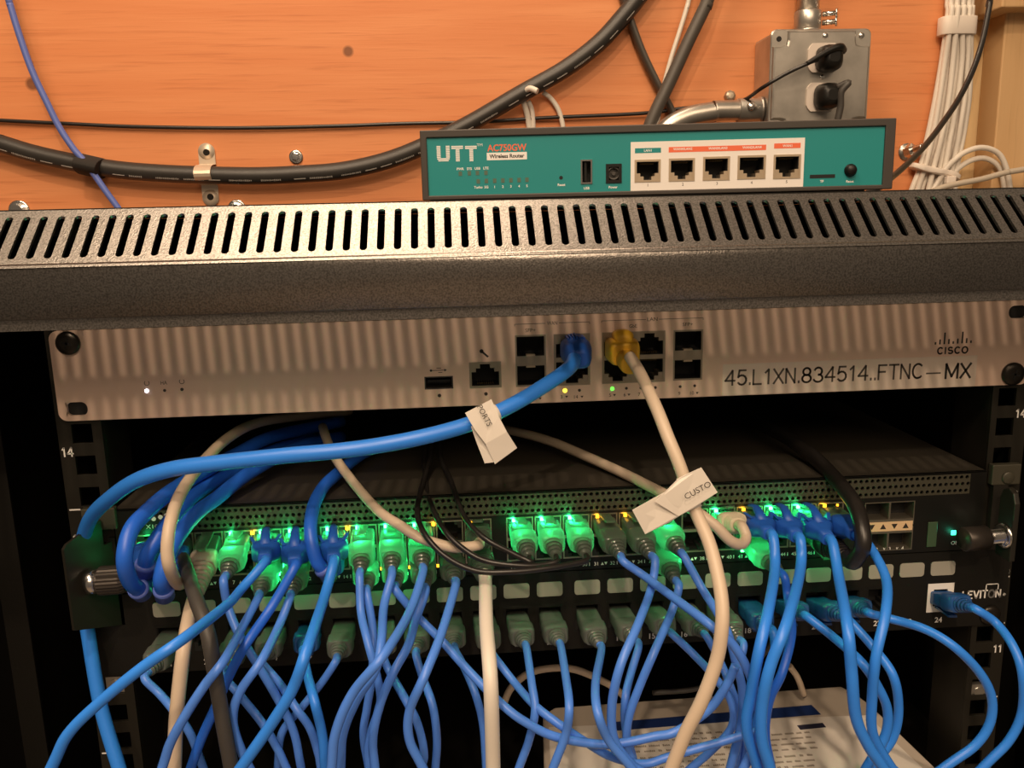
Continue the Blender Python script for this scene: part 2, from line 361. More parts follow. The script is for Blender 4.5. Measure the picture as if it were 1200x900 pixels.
# bent lip and rounded bends
prof = []
for k in range(5):
    a = math.radians(45*k/4); prof.append((YL+1.6-1.6*math.cos(a)-.0, ZL1-1.2+1.6*math.sin(a)+.2))
m2 = MB()
lip = [(YL, ZL0)]+[(YL+5-5*math.cos(math.radians(a)), ZL1-2.07+5*math.sin(math.radians(a))) for a in range(0, 46, 9)]
rings = [[Vector((x, y, z)) for y, z in lip]+[Vector((x, y+1.2, z-.4)) for y, z in reversed(lip)] for x in (xA, xB)]
m2.loft(rings, smooth=True)
m2.box(xA, xB, YL+2.6, YL+3.8, ZLB0, ZL0+1.6)
m2.box(xA, xB, YL+1.2, YL+3.8, ZL0+.4, ZL0+1.6)
o1 = m.build('slotted_vent_strip', HOOD, cab)
m2.build('front_lip', HOOD, cab)
m = MB(); m.box(xA, xB, YT-.5, WY-1, ZT-1.4, ZT); m.build('top_panel', BLK, cab)
for X in (XL, XR_-1.5):
    m = MB(); m.box(X, X+1.5, YL+5, WY-1, -340, ZT-1.5); m.build('side_panel', BLK, cab)
m = MB(); m.box(XL+1.5, XR_-1.5, -60, WY-1, -340, -338.5); m.build('bottom_panel', BLK, cab)
m = MB(); m.box(XL+1.5, XR_-1.5, WY-4, WY-2, -338, ZT-2); m.build('back_panel', BLK, cab)
# a folded stiffener along each inner side
for X0, X1 in ((XL+1.5, XL+14), (XR_-14, XR_-1.5)):
    m = MB(); m.box(X0, X1, 30, 31.5, -338, ZT-2); m.build('side_flange', BLK, cab)
# rails
def rail(xc, xin, sgn):
    m = MB(); holes = []
    z = -338
    for u in range(-1, 8):
        for q in (6.35, 22.23, 38.1):
            zc = -u*44.45-q
            if -334 < zc < 46: holes.append((xc-4.75, xc+4.75, zc-4.75, zc+4.75))
    xo = xc-sgn*11.5
    holed_plate(m, min(xo, xin), max(xo, xin), -338.4, 50, holes, 2.05, 4.0)
    m.box(min(xin, xin-sgn*1.6), max(xin, xin-sgn*1.6), 4, 34, -338.4, 50)
    m.box(min(xo, xo+sgn*1.6), max(xo, xo+sgn*1.6), 4, 26, -338.4, 50)
    r = m.build('mounting_rail', mat('rail_black', (.018, .016, .012), .42, metal=.1, spec=.3), cab, bevel=.35)
    p = MB()
    lx = xc-sgn*7.9
    for u, s_ in ((1, '14'), (2, '13'), (3, '12'), (4, '11'), (5, '10')):
        zc = -u*44.45-22.2
        stroke_text(p, s_, None, 4.2, TR(lx, 1.9, zc+7), th=.17, gap=.2)
        p.box(lx-2.6, lx+2.6, 1.85, 1.9, -(u+1)*44.45-.4, -(u+1)*44.45+.4)
    p.build('unit_numbers', WPRINT, r)
rail(8.75, 18.2, 1); rail(473.85, 465.8, -1)
# cage nuts seen in the rail holes
for (X, Zc) in ((473.85, -4*44.45-38.1-15.9+6.35+6.2), (8.75, -4*44.45-6.35)):
    m = MB(); m.box(X-4.4, X+4.4, 3, 6, Zc-4.4, Zc+4.4); m.cyl((X, 2.4, Zc), (X, 6, Zc), 2.9, n=12); m.build('cage_nut', STEEL, cab)

# ------------------------------------------------------------------ firewall (silver 1U appliance)
fw = thing('firewall_appliance', (241, 60, -44), 'silver 1U security appliance with white asset label, top of the rack', 'firewall')
Y0 = 0.0
H = {}
H['usb'] = rect(497.5, 441, 531, 456, 0); H['mgmt'] = rect(550, 424, 587.5, 454.5, 0)
H['sfa'] = rect(604, 392.5, 640, 453, 0); H['wan'] = rect(649, 391, 691.5, 451.5, 0)
H['lan'] = rect(705.5, 388.5, 779.5, 448.5, 0); H['sfb'] = rect(789, 386.5, 823.5, 445.5, 0)
zt, zb_ = -.5, -43.9
holes = list(H.values())
m = MB(); rc = 4.2
# plate with rounded corners: middle part, ear parts
holes_b = holes
slot = [(8.75-5, 8.75+5, -38.1-3.3, -38.1+3.3), (473.85-5, 473.85+5, -6.35-3.3, -6.35+3.3)]
holed_plate(m, rc, 482.6-rc, zb_, zt, holes_b+slot, 0, 2.0)
for (a_, b_, c_, d_) in slot:
    for (X, sx) in ((a_, 1), (b_, -1)):
        for (Zq, sz) in ((c_, 1), (d_, -1)):
            arc = [(X+sx*3*(1-math.cos(t_)), 0, Zq+sz*3*(1-math.sin(t_))) for t_ in [math.radians(q*15) for q in range(7)]]
            m.prism([(X, 0, Zq)]+arc, (0, 2, 0))
for X, s_ in ((rc, -1), (482.6-rc, 1)):
    for Zc, a0 in ((zt-rc, 90), (zb_+rc, 270)):
        pts = [Vector((X, 0, Zc))]
        for k in range(7):
            a = math.radians(k*15); zs = 1 if a0 == 90 else -1
            pts.append(Vector((X+s_*rc*math.sin(a), 0, Zc+zs*rc*math.cos(a))))
        m.prism(pts, (0, 2, 0))
    m.box(min(X, X+s_*rc), max(X, X+s_*rc), 0, 2, zb_+rc, zt-rc)
m.build('front_panel', MXM, fw)
m = MB(); m.box(22, 460, 14.5, 330, -43.3, -1.2); m.build('chassis', mat('chassis_steel', (.22, .2, .17), .4, metal=.5), fw)
m = MB(); m.box(22, 460, 2, 14.5, -43.3, -42.3); m.box(22, 460, 2, 14.5, -2.2, -1.2); m.box(22, 23, 2, 14.5, -42.3, -2.2); m.box(459, 460, 2, 14.5, -42.3, -2.2); m.build('chassis_rim', BLK, fw)
# sockets
def fsock(name, h, cells, ups):
    xa, xb, za, zb2 = h; ncx, ncz = cells
    for i in range(ncx):
        for j in range(ncz):
            s_, d_, g_ = MB(), MB(), MB()
            x0 = xa+(xb-xa)*i/ncx; x1 = xa+(xb-xa)*(i+1)/ncx; z0 = za+(zb2-za)*j/ncz; z1 = za+(zb2-za)*(j+1)/ncz
            rj_socket(s_, d_, g_, x0, x1, z0, z1, .2, ups[j], rim=1.1, keys=s_)
            o = s_.build('ethernet_port', SHIELD2, fw); d_.build('socket', HOLE, o); g_.build('contacts', GOLD, o)
fsock('m', H['mgmt'], (1, 1), [True]); fsock('w', H['wan'], (1, 2), [False, True]); fsock('l', H['lan'], (2, 2), [False, True])
for h in (H['sfa'], H['sfb']):
    xa, xb, za, zb2 = h; zm = (za+zb2)/2
    for q in (0, 1):
        s_, d_ = MB(), MB(); z0, z1 = (za, zm-1.6) if q == 0 else (zm+1.6, zb2)
        holed_plate(s_, xa, xb, za if q == 0 else zm, zm if q == 0 else zb2, [(xa+.8, xb-.8, z0+.8, z1-.8)], .1, 1.2)
        d_.box(xa+.8, xb-.8, 11, 12, z0+.8, z1-.8)
        for e in (xa+.5, xb-.8): d_.box(e, e+.3, .6, 11, z0+.8, z1-.8)
        for e in (z0+.8, z1-1.1): d_.box(xa+.8, xb-.8, .6, 11, e, e+.3)
        o = s_.build('fibre_port', SHIELD2, fw); d_.build('socket', HOLE, o)
        m = MB(); zz = z0+1.2 if q else z1-1.2; m.box((xa+xb)/2-2.2, (xa+xb)/2+2.2, 0, 3, zz-.5, zz+.4); m.build('latch', SHIELD, o)
xa, xb, za, zb2 = H['usb']
s_ = MB(); holed_plate(s_, xa, xb, za, zb2, [(xa+.6, xb-.6, za+.6, zb2-.6)], .1, 9); u_ = s_.build('usb_port', GREYC, fw)
m = MB(); m.box(xa+.6, xb-.6, 8.5, 9, za+.6, zb2-.6); m.box(xa+1.6, xb-1.6, 1, 8.5, (za+zb2)/2+.1, zb2-1.9); m.build('usb_tongue', BLKS, u_)
# print
p = MB(); PY = -.06
def ft(mb, s, cx, cyy, wpx=None, hpx=None, bold=0):
    c = at(cx, cyy, 0); sc_ = (at(cx+1, cyy, 0).x-c.x)
    text(mb, s, width=wpx*sc_ if wpx else None, height=hpx*sc_ if hpx else None, T=TR(c.x, PY, c.z), bold=bold)
def fline(mb, x0, y0, x1, y1, th=.22):
    a, b = at(x0, y0, 0), at(x1, y1, 0); z = (a.z+b.z)/2; mb.box(a.x, b.x, PY, -.01, z-th/2, z+th/2)
def fdot(mb, cx, cyy, rpx, n=12, dy=-.25):
    c = at(cx, cyy, 0); r = rpx/2.4; mb.cyl((c.x, dy, c.z), (c.x, .2, c.z), r, n=n)
ft(p, 'SFP+', 621.5, 387, 12, 4.2); ft(p, 'WAN', 647, 378.5, 12, 4.2); ft(p, 'LAN', 764.5, 374, 12, 4.2); ft(p, 'GbE', 742, 382, 9, 4); ft(p, 'SFP+', 806, 380, 12, 4)
fline(p, 603, 380, 639, 379); fline(p, 655, 378, 691, 377.5); fline(p, 705, 376, 757, 374.5); fline(p, 772, 374, 824, 372.5)
for x, y in ((603, 381), (691, 378.5), (705, 377), (824, 373.5)):
    c = at(x, y, 0); p.box(c.x-.1, c.x+.1, PY, -.01, c.z-.6, c.z+.5)
ft(p, 'HA', 192, 448.5, 7.5, 4.5)
for cx, cyy in ((172, 449), (213, 447)):     # power ring and restart ring
    c = at(cx, cyy, 0); pts = [Vector((c.x+1.15*math.cos(a), PY, c.z+1.15*math.sin(a))) for a in [math.radians(130+q*28) for q in range(11)]]; p.tube(pts, .14, n=5)
for s_, cx, cyy in (('3', 658, 465), ('▼', 664, 465), ('14', 675, 465), ('▼', 682, 465), ('5', 715, 463), ('▼', 720, 463), ('6', 732, 462.5), ('▼', 737, 462.5), ('7', 749, 462), ('8', 768, 462), ('9', 796, 461), ('10', 811, 460.5), ('▼', 817, 460.5), ('1', 628, 467), ('▼', 633, 467)):
    if s_ == '▼':
        c = at(cx, cyy, 0); p.prism([(c.x-.75, PY, c.z+.5), (c.x, PY, c.z-.6), (c.x+.75, PY, c.z+.5)], (0, .04, 0))
    else: ft(p, s_, cx, cyy, None, 4)
c = at(513, 434, 0); p.box(c.x-3.2, c.x+3.4, PY, -.01, c.z-.15, c.z+.15); p.cyl((c.x-3.3, PY, c.z), (c.x-3.3, -.01, c.z), .6); p.box(c.x-.6, c.x+1.6, PY, -.01, c.z+.9, c.z+1.2); p.box(c.x+.2, c.x+2.2, PY, -.01, c.z-1.2, c.z-.9)
p.prism([(c.x+3.2, PY, c.z+.7), (c.x+4.4, PY, c.z), (c.x+3.2, PY, c.z-.7)], (0, .04, 0))
c = at(568, 415, 0); p.prism([(c.x-1.9, PY, c.z+1.2), (c.x-1.2, PY, c.z+1.9), (c.x+2, PY, c.z-1.1), (c.x+1.3, PY, c.z-1.8)], (0, .04, 0)); p.cyl((c.x-1.5, PY, c.z+1.5), (c.x-1.5, -.01, c.z+1.5), 1.0)
# maker's mark: nine bars over the word
base = at(1117, 403, 0); hs = [3, 6, 14, 6, 3, 6, 14, 6, 3]
for k, h in enumerate(hs):
    c = at(1117+(k-4)*5.2, 401.5-(k-4)*.25, 0); hh = h/2.35; p.box(c.x-.42, c.x+.42, PY, -.01, c.z-.6, c.z-.6+hh if h > 6 else c.z-.6+hh)
c = at(1116.5, 410.5, 0); stroke_text(p, 'CISCO', at(1134, 410, 0).x-at(1099, 410, 0).x, 3.1, TR(c.x, PY, c.z), th=.25, gap=.3)
p.build('printed_markings', DPRINT, fw)
lt = MB(); c0 = at(849, 441, 0); c1 = at(1141, 437, 0)
lt.box(c0.x-1, c1.x+1.2, -.12, -.01, at(995, 458, 0).z, at(995, 423, 0).z+.6)
lb = lt.build('asset_label', TAPE, fw); lb['label'] = 'pale label tape lettered 45.L1XN.834514..FTNC-MX'
p = MB(); PY = -.16
a = at(849, 441, 0); b = at(1060, 438, 0); stroke_text(p, '45.L1XN.834514..FTNC', width=at(1081, 438, 0).x-at(850, 441, 0).x, height=7.3, th=.135, T=TR((at(1081, 438, 0).x+at(850, 441, 0).x)/2, PY, at(960, 439, 0).z))
stroke_text(p, '-', width=7.4, height=7.3, th=.11, T=TR(at(1094, 435, 0).x, PY, at(1094, 436, 0).z))
p.build('lettering', DPRINT2, lb)
p = MB(); b = at(1117, 436, 0); stroke_text(p, 'MX', width=at(1137, 434, 0).x-at(1108, 435, 0).x, height=7.3, th=.16, T=TR(at(1123, 434, 0).x, PY, at(1123, 434.5, 0).z)); p.build('lettering', DPRINT, lb)
PY = -.06
for (cx, cyy, r, mt, nm) in ((172, 458, 1.9, WLED, 'status_light'), (193, 457.5, 1.7, OFFLED, 'status_light'), (213.3, 456.3, 1.9, OFFLED, 'status_light'), (515, 463.5, 2.1, OFFLED, 'indicator'), (569.5, 461.5, 2.1, OFFLED, 'indicator'),
        (662, 457.7, 2.5, YLED, 'port_light'), (679, 457.3, 1.8, OFFLED, 'port_light'), (717.5, 455.5, 2.4, GLED2, 'port_light'), (734, 455, 1.7, OFFLED, 'port_light'), (751, 454.5, 1.7, OFFLED, 'port_light'), (768, 454, 1.7, OFFLED, 'port_light'), (797, 453, 1.7, OFFLED, 'port_light'), (814, 452, 1.7, OFFLED, 'port_light'), (630, 459, 1.7, OFFLED, 'port_light')):
    m = MB(); fdot(m, cx, cyy, r); m.build(nm, mt, fw)
def rack_screw(x, z, r, name, mt, parent, y=0):
    m = MB(); m.lathe((x, y, z), (0, -1, 0), [(0, r), (1.1, r), (1.9, r*.85), (2.3, r*.5), (2.35, .01)], n=24); o = m.build(name, mt, parent)
    c = MB()
    for T in (Matrix.Rotation(.3, 4, 'Y'), Matrix.Rotation(.3+math.pi/2, 4, 'Y')): c.box(-r*.42, r*.42, -.15, .15, -.45, .45, TR(x, y-2.3, z) @ T)
    c.build('cross_recess', HOLE, o)
    return o
SCREWM = mat('black_oxide_screw', (.03, .025, .02), .3, metal=.6)
rack_screw(8.75, -6.35, 5.6, 'rack_screw', SCREWM, fw); rack_screw(473.85, -38.1, 6.0, 'rack_screw', SCREWM, fw)
m = MB(); m.box(8.75-4.9, 8.75+4.9, 1.6, 1.9, -41.3, -34.9); m.build('slot_backing', HOLE, fw)
m = MB(); m.box(473.85-4.9, 473.85+4.9, 1.6, 1.9, -9.6, -3.1); m.build('slot_backing', HOLE, fw)

# ------------------------------------------------------------------ 48-port switch
sw_ = thing('network_switch', (241, 100, -133), 'black 48-port switch with green lit ports below the silver appliance', 'switch')
ZS1, ZS0 = -89.4, -133.0
SX0, SX1 = 19.5, 465.0
groups = [(173, 391), (391, 609), (609, 814), (814, 1000)]
g0 = [at(173, 615, 0).x, at(391, 615, 0).x, at(609, 612, 0).x, at(814, 606, 0).x]
colX = []
for g, nxt in zip(g0, (at(347, 615, 0).x, at(560, 612, 0).x, at(773, 606, 0).x, at(973, 602, 0).x)):
    for k in range(6): colX.append(g+(nxt-g)*k/5)
PW = 6.9
ZP1, ZPM, ZP0 = -102.8, -114.6, -126.4
holes = [(g0[i]-7.1, colX[i*6+5]+7.1, ZP0, ZP1) for i in range(4)]
sfpx = rect(1012, 588, 1070, 645, 0)
holes.append((sfpx[0], sfpx[1], sfpx[2], sfpx[3]))
pz0, pz1 = -101.6, -90.6
px0, px1 = at(205, 600, 0).x, at(1138, 575, 0).x
px0 = at(185, 600, 0).x; px1 = at(1137, 570, 0).x
m = MB()
holed_plate(m, SX0, SX1, ZS0, ZS1, holes+[(px0, px1, pz0, pz1)], 0, 1.5); m.build('front_face', BLKS, sw_)
# perforated grille: a real hole in every cell
m = MB(); rows = 3; pc = 3.0; ncol = int((px1-px0)/pc); pc = (px1-px0)/ncol; rh = (pz1-pz0)/rows
for j in range(rows):
    for i in range(ncol):
        x0, x1, z0, z1 = px0+i*pc, px0+(i+1)*pc, pz0+j*rh, pz0+(j+1)*rh; cx, cz = (x0+x1)/2, (z0+z1)/2; r = 1.02
        sh = .42 if j % 2 else -.42
        hp = [(cx+sh+r*math.cos(math.radians(45+q*45)), cz+r*math.sin(math.radians(45+q*45))) for q in range(8)]
        op = [(x1, z1), (cx, z1), (x0, z1), (x0, cz), (x0, z0), (cx, z0), (x1, z0), (x1, cz)]
        V = [(x, .25, z) for x, z in hp]+[(x, .25, z) for x, z in op]+[(x, 1.2, z) for x, z in hp]
        m.add(V, [(q, (q+1) % 8, 8+(q+1) % 8, 8+q) for q in range(8)]+[(q, 16+q, 16+(q+1) % 8, (q+1) % 8) for q in range(8)])
gr = m.build('perforated_grille', SWGREY, sw_); gr['kind'] = 'stuff'
m = MB(); m.box(SX0+1.2, SX1-1.2, 14, 15, ZS0+1, ZS1-1.2); m.box(SX0, SX0+1.2, 1.5, 400, ZS0, ZS1-1); m.box(SX1-1.2, SX1, 1.5, 400, ZS0, ZS1-1); m.box(SX0, SX1, 1.5, 400, ZS0, ZS0+1)
m.box(SX0+1.2, SX1-1.2, 6, 6.4, pz0-1, ZS1-1.2)
m.build('chassis', HOLE, sw_)
m = MB(); m.box(SX0, SX1, .0, 400, ZS1-1, ZS1); m.build('top_cover', SWTOP, sw_, bevel=.3)
# ports
def port_mesh(tab_up):
    s_, d_, g_ = MB(), MB(), MB(); rj_socket(s_, d_, g_, -PW, PW, -5.9, 5.9, 0, tab_up, rim=.7); return s_, d_, g_
protos = {}
for up in (True, False):
    s_, d_, g_ = port_mesh(up)
    protos[up] = [q.build(nm, mt, None, rootloc=Vector((0, 0, 0))) for q, nm, mt in ((s_, 'ethernet_port', SHIELD2), (d_, 'socket', HOLE), (g_, 'contacts', GOLD))]
for i, X in enumerate(colX):
    for up, z in ((True, (ZP1+ZPM)/2), (False, (ZP0+ZPM)/2)):
        o = protos[up][0].copy(); COL.objects.link(o); o.parent = sw_; off = parent_off(sw_); o.location = ((X-off.x)*S, (0.1-off.y)*S, (z-off.z)*S)
        for q in protos[up][1:]: c = q.copy(); COL.objects.link(c); c.parent = o; c.location = (0, 0, 0)
for up in protos:
    for q in protos[up]: bpy.data.objects.remove(q)
# fibre cage with four cavities
xa, xb, za, zb2 = sfpx; xm = (xa+xb)/2; zm = (za+zb2)/2
for i in range(2):
    for j in range(2):
        a = xa if i == 0 else xm; b = xm if i == 0 else xb; c = za if j == 0 else zm+.5; d = zm-.5 if j == 0 else zb2
        s_, d_ = MB(), MB(); holed_plate(s_, a, b, c-.01, d+.01, [(a+.5, b-.5, c+(.5 if j == 0 else 3.4), d-(3.4 if j == 0 else .5))], -.3, 9)
        d_.box(a+.5, b-.5, 8.6, 9, c+.5, d-.5); o = s_.build('fibre_port', mat('cage_metal', (.28, .25, .2), .35, metal=.8), sw_); d_.build('socket', HOLE, o)
m = MB()
for k in range(4):
    cx = xa+(xb-xa)*(.16+k*.227); up = 1 if k % 2 else -1
    m.prism([(cx-1.6, -.5, zm-1.3*up), (cx+1.6, -.5, zm-1.3*up), (cx, -.5, zm+1.5*up)], (0, .3, 0))
m.build('arrow_print', DPRINT, sw_)
m = MB(); m.box(xa+1, xb-.5, -.35, 0, zm-2.6, zm+2.6); m.build('port_label_strip', mat('cream_plastic', (.72, .5, .3), .5), sw_)
# numbering under the ports
p = MB()
for i, X in enumerate(colX):
    a_, b_ = 2*i+1, 2*i+2; z = -130.2
    text(p, str(a_), height=1.9, T=TR(X-4.2, -.06, z)); text(p, str(b_), height=1.9, T=TR(X+4.4, -.06, z))
    p.prism([(X-1.7, -.06, z-.8), (X-.1, -.06, z-.8), (X-.9, -.06, z+.8)], (0, .04, 0)); p.prism([(X+.1, -.06, z+.8), (X+1.7, -.06, z+.8), (X+.9, -.06, z-.8)], (0, .04, 0))
    if i % 6 < 5: p.box(X+6.6, X+7.0, -.06, -.01, z-.9, z+.9)
c = at(180, 617, 0); text(p, 'X10S', height=2.2, width=7.5, T=TR(c.x, -.06, c.z))
for k, (x, y) in enumerate(((180, 608), (188, 606), (195, 604))): c = at(x, y, 0); p.cyl((c.x, -.06, c.z), (c.x, -.01, c.z), 1.2, n=8)
for k in range(3): text(p, '▲'.replace('▲', 'v'), height=1.4, T=TR(xa+5+7*k, -.06, -130.2)); text(p, str(k+2), height=1.9, T=TR(xa+8+7*k, -.06, -130.2))
c = at(1119, 636, 0); text(p, 'ON', height=2, T=TR(c.x, -.06, c.z))
p.build('printed_numbers', WPRINT, sw_)
# indicator lights : (column, which edge, row)
GREEN_PT = (.02, 1.0, .25)
def led(x, z, mt, w_=1.7, h_=1.5, y=-.55, power=0, colr=GREEN_PT, parent=None):
    m = MB(); m.box(x-w_/2, x+w_/2, y, .3, z-h_/2, z+h_/2); m.build('indicator_light', mt, parent or sw_)
    if power:
        l = bpy.data.lights.new('led_and_fill_glow', 'POINT'); l.energy = power; l.color = colr; l.shadow_soft_size = .0012
        o = bpy.data.objects.new('led_and_fill_glow', l); COL.objects.link(o); o.location = P3(x, y-2.2, z)
        if power > EG*.3:
            for yy_, dz_ in ((-6, 2.4), (-15.5, 3.6)):  # added lights inside the plug make its clear plastic glow
                l2 = l.copy(); l2.energy = EG*1.35; o = bpy.data.objects.new('led_and_fill_glow', l2); COL.objects.link(o); o.location = P3(x+2.6, yy_, z+(-dz_ if z > -115 else dz_*.8))
ZLT, ZLB = -104.4, -126.8
EG = .0045
for px, c_ in ((270.7, 'g'), (305.7, 'g'), (295.7, 'a'), (340, 'g'), (384, 'g'), (407, 'a'), (419, 'g'), (452, 'g'), (486, 'g'), (508, 'a'), (602, 'g'), (635, 'g'), (667.7, 'g'), (700, 'a'), (732.7, 'a'), (770, 'g'), (839, 'g'), (871, 'a'), (903, 'g'), (935, 'g'), (947, 'gd'), (966, 'a'), (981, 'ad'), (552, 'ad')):
    yy = 620-(px-380)*.041; x = at(px, yy, 0).x
    if c_ == 'g': led(x, ZLT, GLED, power=EG)
    elif c_ == 'gd': led(x, ZLT, TLED)
    elif c_ == 'a': led(x, ZLT, ALED, power=.0006, colr=(1, .45, .03))
    else: led(x, ZLT, ALED, w_=1, h_=1)
for px, c_ in ((447, 'a'), (480, 'a'), (513, 'a'), (870, 'g'), (963, 'g'), (182, 'gd'), (217, 'gd'), (326, 'g'), (360, 'ad'), (430, 'g'), (465, 'g'), (780, 'g')):
    x = at(px, 663-(px-447)*.045, 0).x
    if c_ == 'g': led(x, ZLB, GLED, power=EG*.35)
    elif c_ == 'gd': led(x, ZLB, TLED, power=EG*.25)
    else: led(x, ZLB, ALED, w_=1.2, h_=1.4)
c = at(1117, 624, 0); led(c.x, c.z, TLED, w_=2.4, h_=2.4, power=.0006, colr=(.05, 1, .55))
c = at(1092, 625, 0); m = MB(); m.box(c.x-2.6, c.x+2.6, -.6, 0, c.z-7.5, c.z+6.5); m.build('mode_button', mat('translucent_button', (.05, .09, .05), .3), sw_, bevel=.6)
for (x, z) in ((at(160, 620, 0).x+3, -104), (at(176, 640, 0).x, -116)):  # green point lights on their own, without an indicator mesh
    l = bpy.data.lights.new('led_and_fill_glow', 'POINT'); l.energy = EG*.5; l.color = GREEN_PT; l.shadow_soft_size = .0012
    o = bpy.data.objects.new('led_and_fill_glow', l); COL.objects.link(o); o.location = P3(x, -6, z)

# brackets that hold the switch, with their knurled screws
def thumb_screw(parent, p, d, L=26):
    p = Vector(p); d = Vector(d).normalized()
    m = MB(); m.lathe(p, d, [(0, 6.2), (4.5, 6.2), (5.0, 5.2), (5.2, 4.8)], n=24); k = m.build('thumb_screw', CHROME, parent)
    m = MB(); u = d.orthogonal().normalized(); v = d.cross(u); rings = []
    for t, r in ((5, 5.4), (6, 6.6), (16, 6.6), (18, 5.6)):
        rings.append([p+d*t+(u*math.cos(a)+v*math.sin(a))*(r+(.35 if q % 2 else 0)) for q, a in enumerate([2*math.pi*i/48 for i in range(48)])])
    m.loft(rings, smooth=False); m.build('knurled_knob', mat('knurled_black_metal', (.05, .042, .036), .35, metal=.5), k)
    m = MB(); m.lathe(p+d*18, d, [(0, 5.0), (1.4, 5.0), (2.0, 4.4), (2.05, .01)], n=20); m.build('screw_face', CHROME if d.x > 0 else BLKS, k)
    m = MB(); q = p+d*20.1
    for a, b in ((u, v), (v, u)):
        m.prism([q+a*3.2+b*.5, q-a*3.2+b*.5, q-a*3.2-b*.5, q+a*3.2-b*.5], d*.12)
    m.build('cross_recess', HOLE, k)
lb_ = thing('mounting_bracket', (9, -4, -150), 'black angled bracket plate with knurled screw at the left rail', 'bracket', 'rack bracket plates')
A = at(74, 640, -24); B = at(129, 618, 0); B2 = at(139, 672, 0); Cc = at(131, 735, -2); Dd = at(86, 737, -22)
pl = [A, B, Vector((B.x, B.y, Cc.z)), Vector((A.x, A.y, Cc.z))]
zdl = Dd.z
nrm = (pl[1]-pl[0]).cross(pl[3]-pl[0]).normalized()
if nrm.y > 0: nrm = -nrm
e1 = Vector((B.x-A.x, B.y-A.y, 0)).normalized()
p0 = Vector((A.x, A.y, A.z)); W_ = Vector((B.x-A.x, B.y-A.y, 0)).length; zt_, zb3 = A.z, Cc.z
m = MB(); pts = [p0+Vector((0, 0, -2)), p0+e1*2, p0+e1*W_*.82+Vector((0, 0, 5)), p0+e1*W_*.82+Vector((0, 0, -8)), p0+e1*W_+Vector((0, 0, -8)), p0+e1*W_+Vector((0, 0, zb3-zt_)), p0+Vector((0, 0, zdl-zt_))]
m.prism(pts, -nrm*1.6); m.build('bracket_plate', mat('bracket_black', (.02, .018, .014), .4, metal=.1, spec=.4), lb_)
m = MB(); e = p0+e1*W_; m.box(e.x-1.5, e.x+1.5, e.y, 1.8, zb3, zt_-6); m.build('bracket_flange', BLK, lb_)
sp_ = at(98, 681, -14); sp_ = p0+e1*((sp_-p0).dot(e1))+Vector((0, 0, sp_.z-zt_))
thumb_screw(lb_, sp_, (nrm+e1*.55).normalized())
rb_ = thing('mounting_bracket', (474, -4, -150), 'black bracket seen edge-on with chrome screw at the right rail', 'bracket', 'rack bracket plates')
c = at(1172, 612, -8); T_ = TR(c.x, c.y, c.z)
m = MB(); prof = [(0, -17), (0, 14), (2, 19), (6, 21), (10, 19), (12, 14), (12, -17)]
m.prism([T_ @ Vector((-1.5, y-12, z)) for y, z in prof], (3, 0, 0)); m.build('bracket_plate', MATS['bracket_black'], rb_, bevel=.6)
m = MB(); m.box(c.x-1, c.x+7, -1.8, 1.8, -133, -86); m.build('bracket_flange', MATS['bracket_black'], rb_)
q = at(1168, 628, -14); q.x = c.x-1.6
m = MB(); m.lathe(q, (-1, -.1, 0), [(0, 6.6), (.9, 6.6), (1.8, 5.2), (1.9, 3.6), (10, 3.6)], n=20); ts_ = m.build('thumb_screw', CHROME, rb_)
m = MB(); m.lathe(q+Vector((-10, -1, 0)), (-1, -.1, 0), [(0, 4.6), (.6, 6.2), (12.5, 6.2), (13.2, 5.6), (13.3, .01)], n=24); m.build('knurled_knob', MATS['knurled_black_metal'], ts_)
m = MB(); c2 = at(1176, 556, 0); m.box(c2.x-7.5, c2.x+8, -2.2, 1.8, c2.z-5, c2.z+6); m.lathe((c2.x+1, -2.2, c2.z-1), (0, -1, 0), [(0, 3.6), (1, 3.2), (1.4, .1)]); m.build('ear_tab', SWGREY, sw_, bevel=.5)
m = MB(); c2 = at(115, 606, 0); m.box(c2.x-7, c2.x+9, -2.2, 1.8, c2.z-6, c2.z+5); m.build('ear_tab', SWGREY, sw_, bevel=.5)

# ------------------------------------------------------------------ patch panel
pp = thing('patch_bay', (241, 20, -177.8), 'black 24-port patch panel with label windows below the switch', 'patch panel')
LPX = [195, 240, 281, 322, 361, 401, 448, 488, 527, 566, 605, 644, 688, 727, 766, 804, 842, 879, 922, 960, 997, 1032, 1068, 1105]
LX = []
for g in range(4):
    ys = lambda x: 710-(x-195)*.0535
    a, b = at(LPX[g*6], ys(LPX[g*6]), 0).x, at(LPX[g*6+5], ys(LPX[g*6+5]), 0).x
    LX += [a+(b-a)*k/5 for k in range(6)]
ZJ1, ZJ0 = -151.5, -168.0
jh = [(x-7.3, x+7.3, ZJ0, ZJ1) for i, x in enumerate(LX) if i != 22]
m = MB(); holed_plate(m, 0, 482.6, -177.4, -133.6, jh, 0, 2); m.build('front_plate', BLK, pp)
m = MB(); m.box(18.5, 464, 2.01, 3, -135.3, -133.8); m.box(18.5, 464, 2, 14, -177, -176); m.build('rear_ledge', BLK, pp)
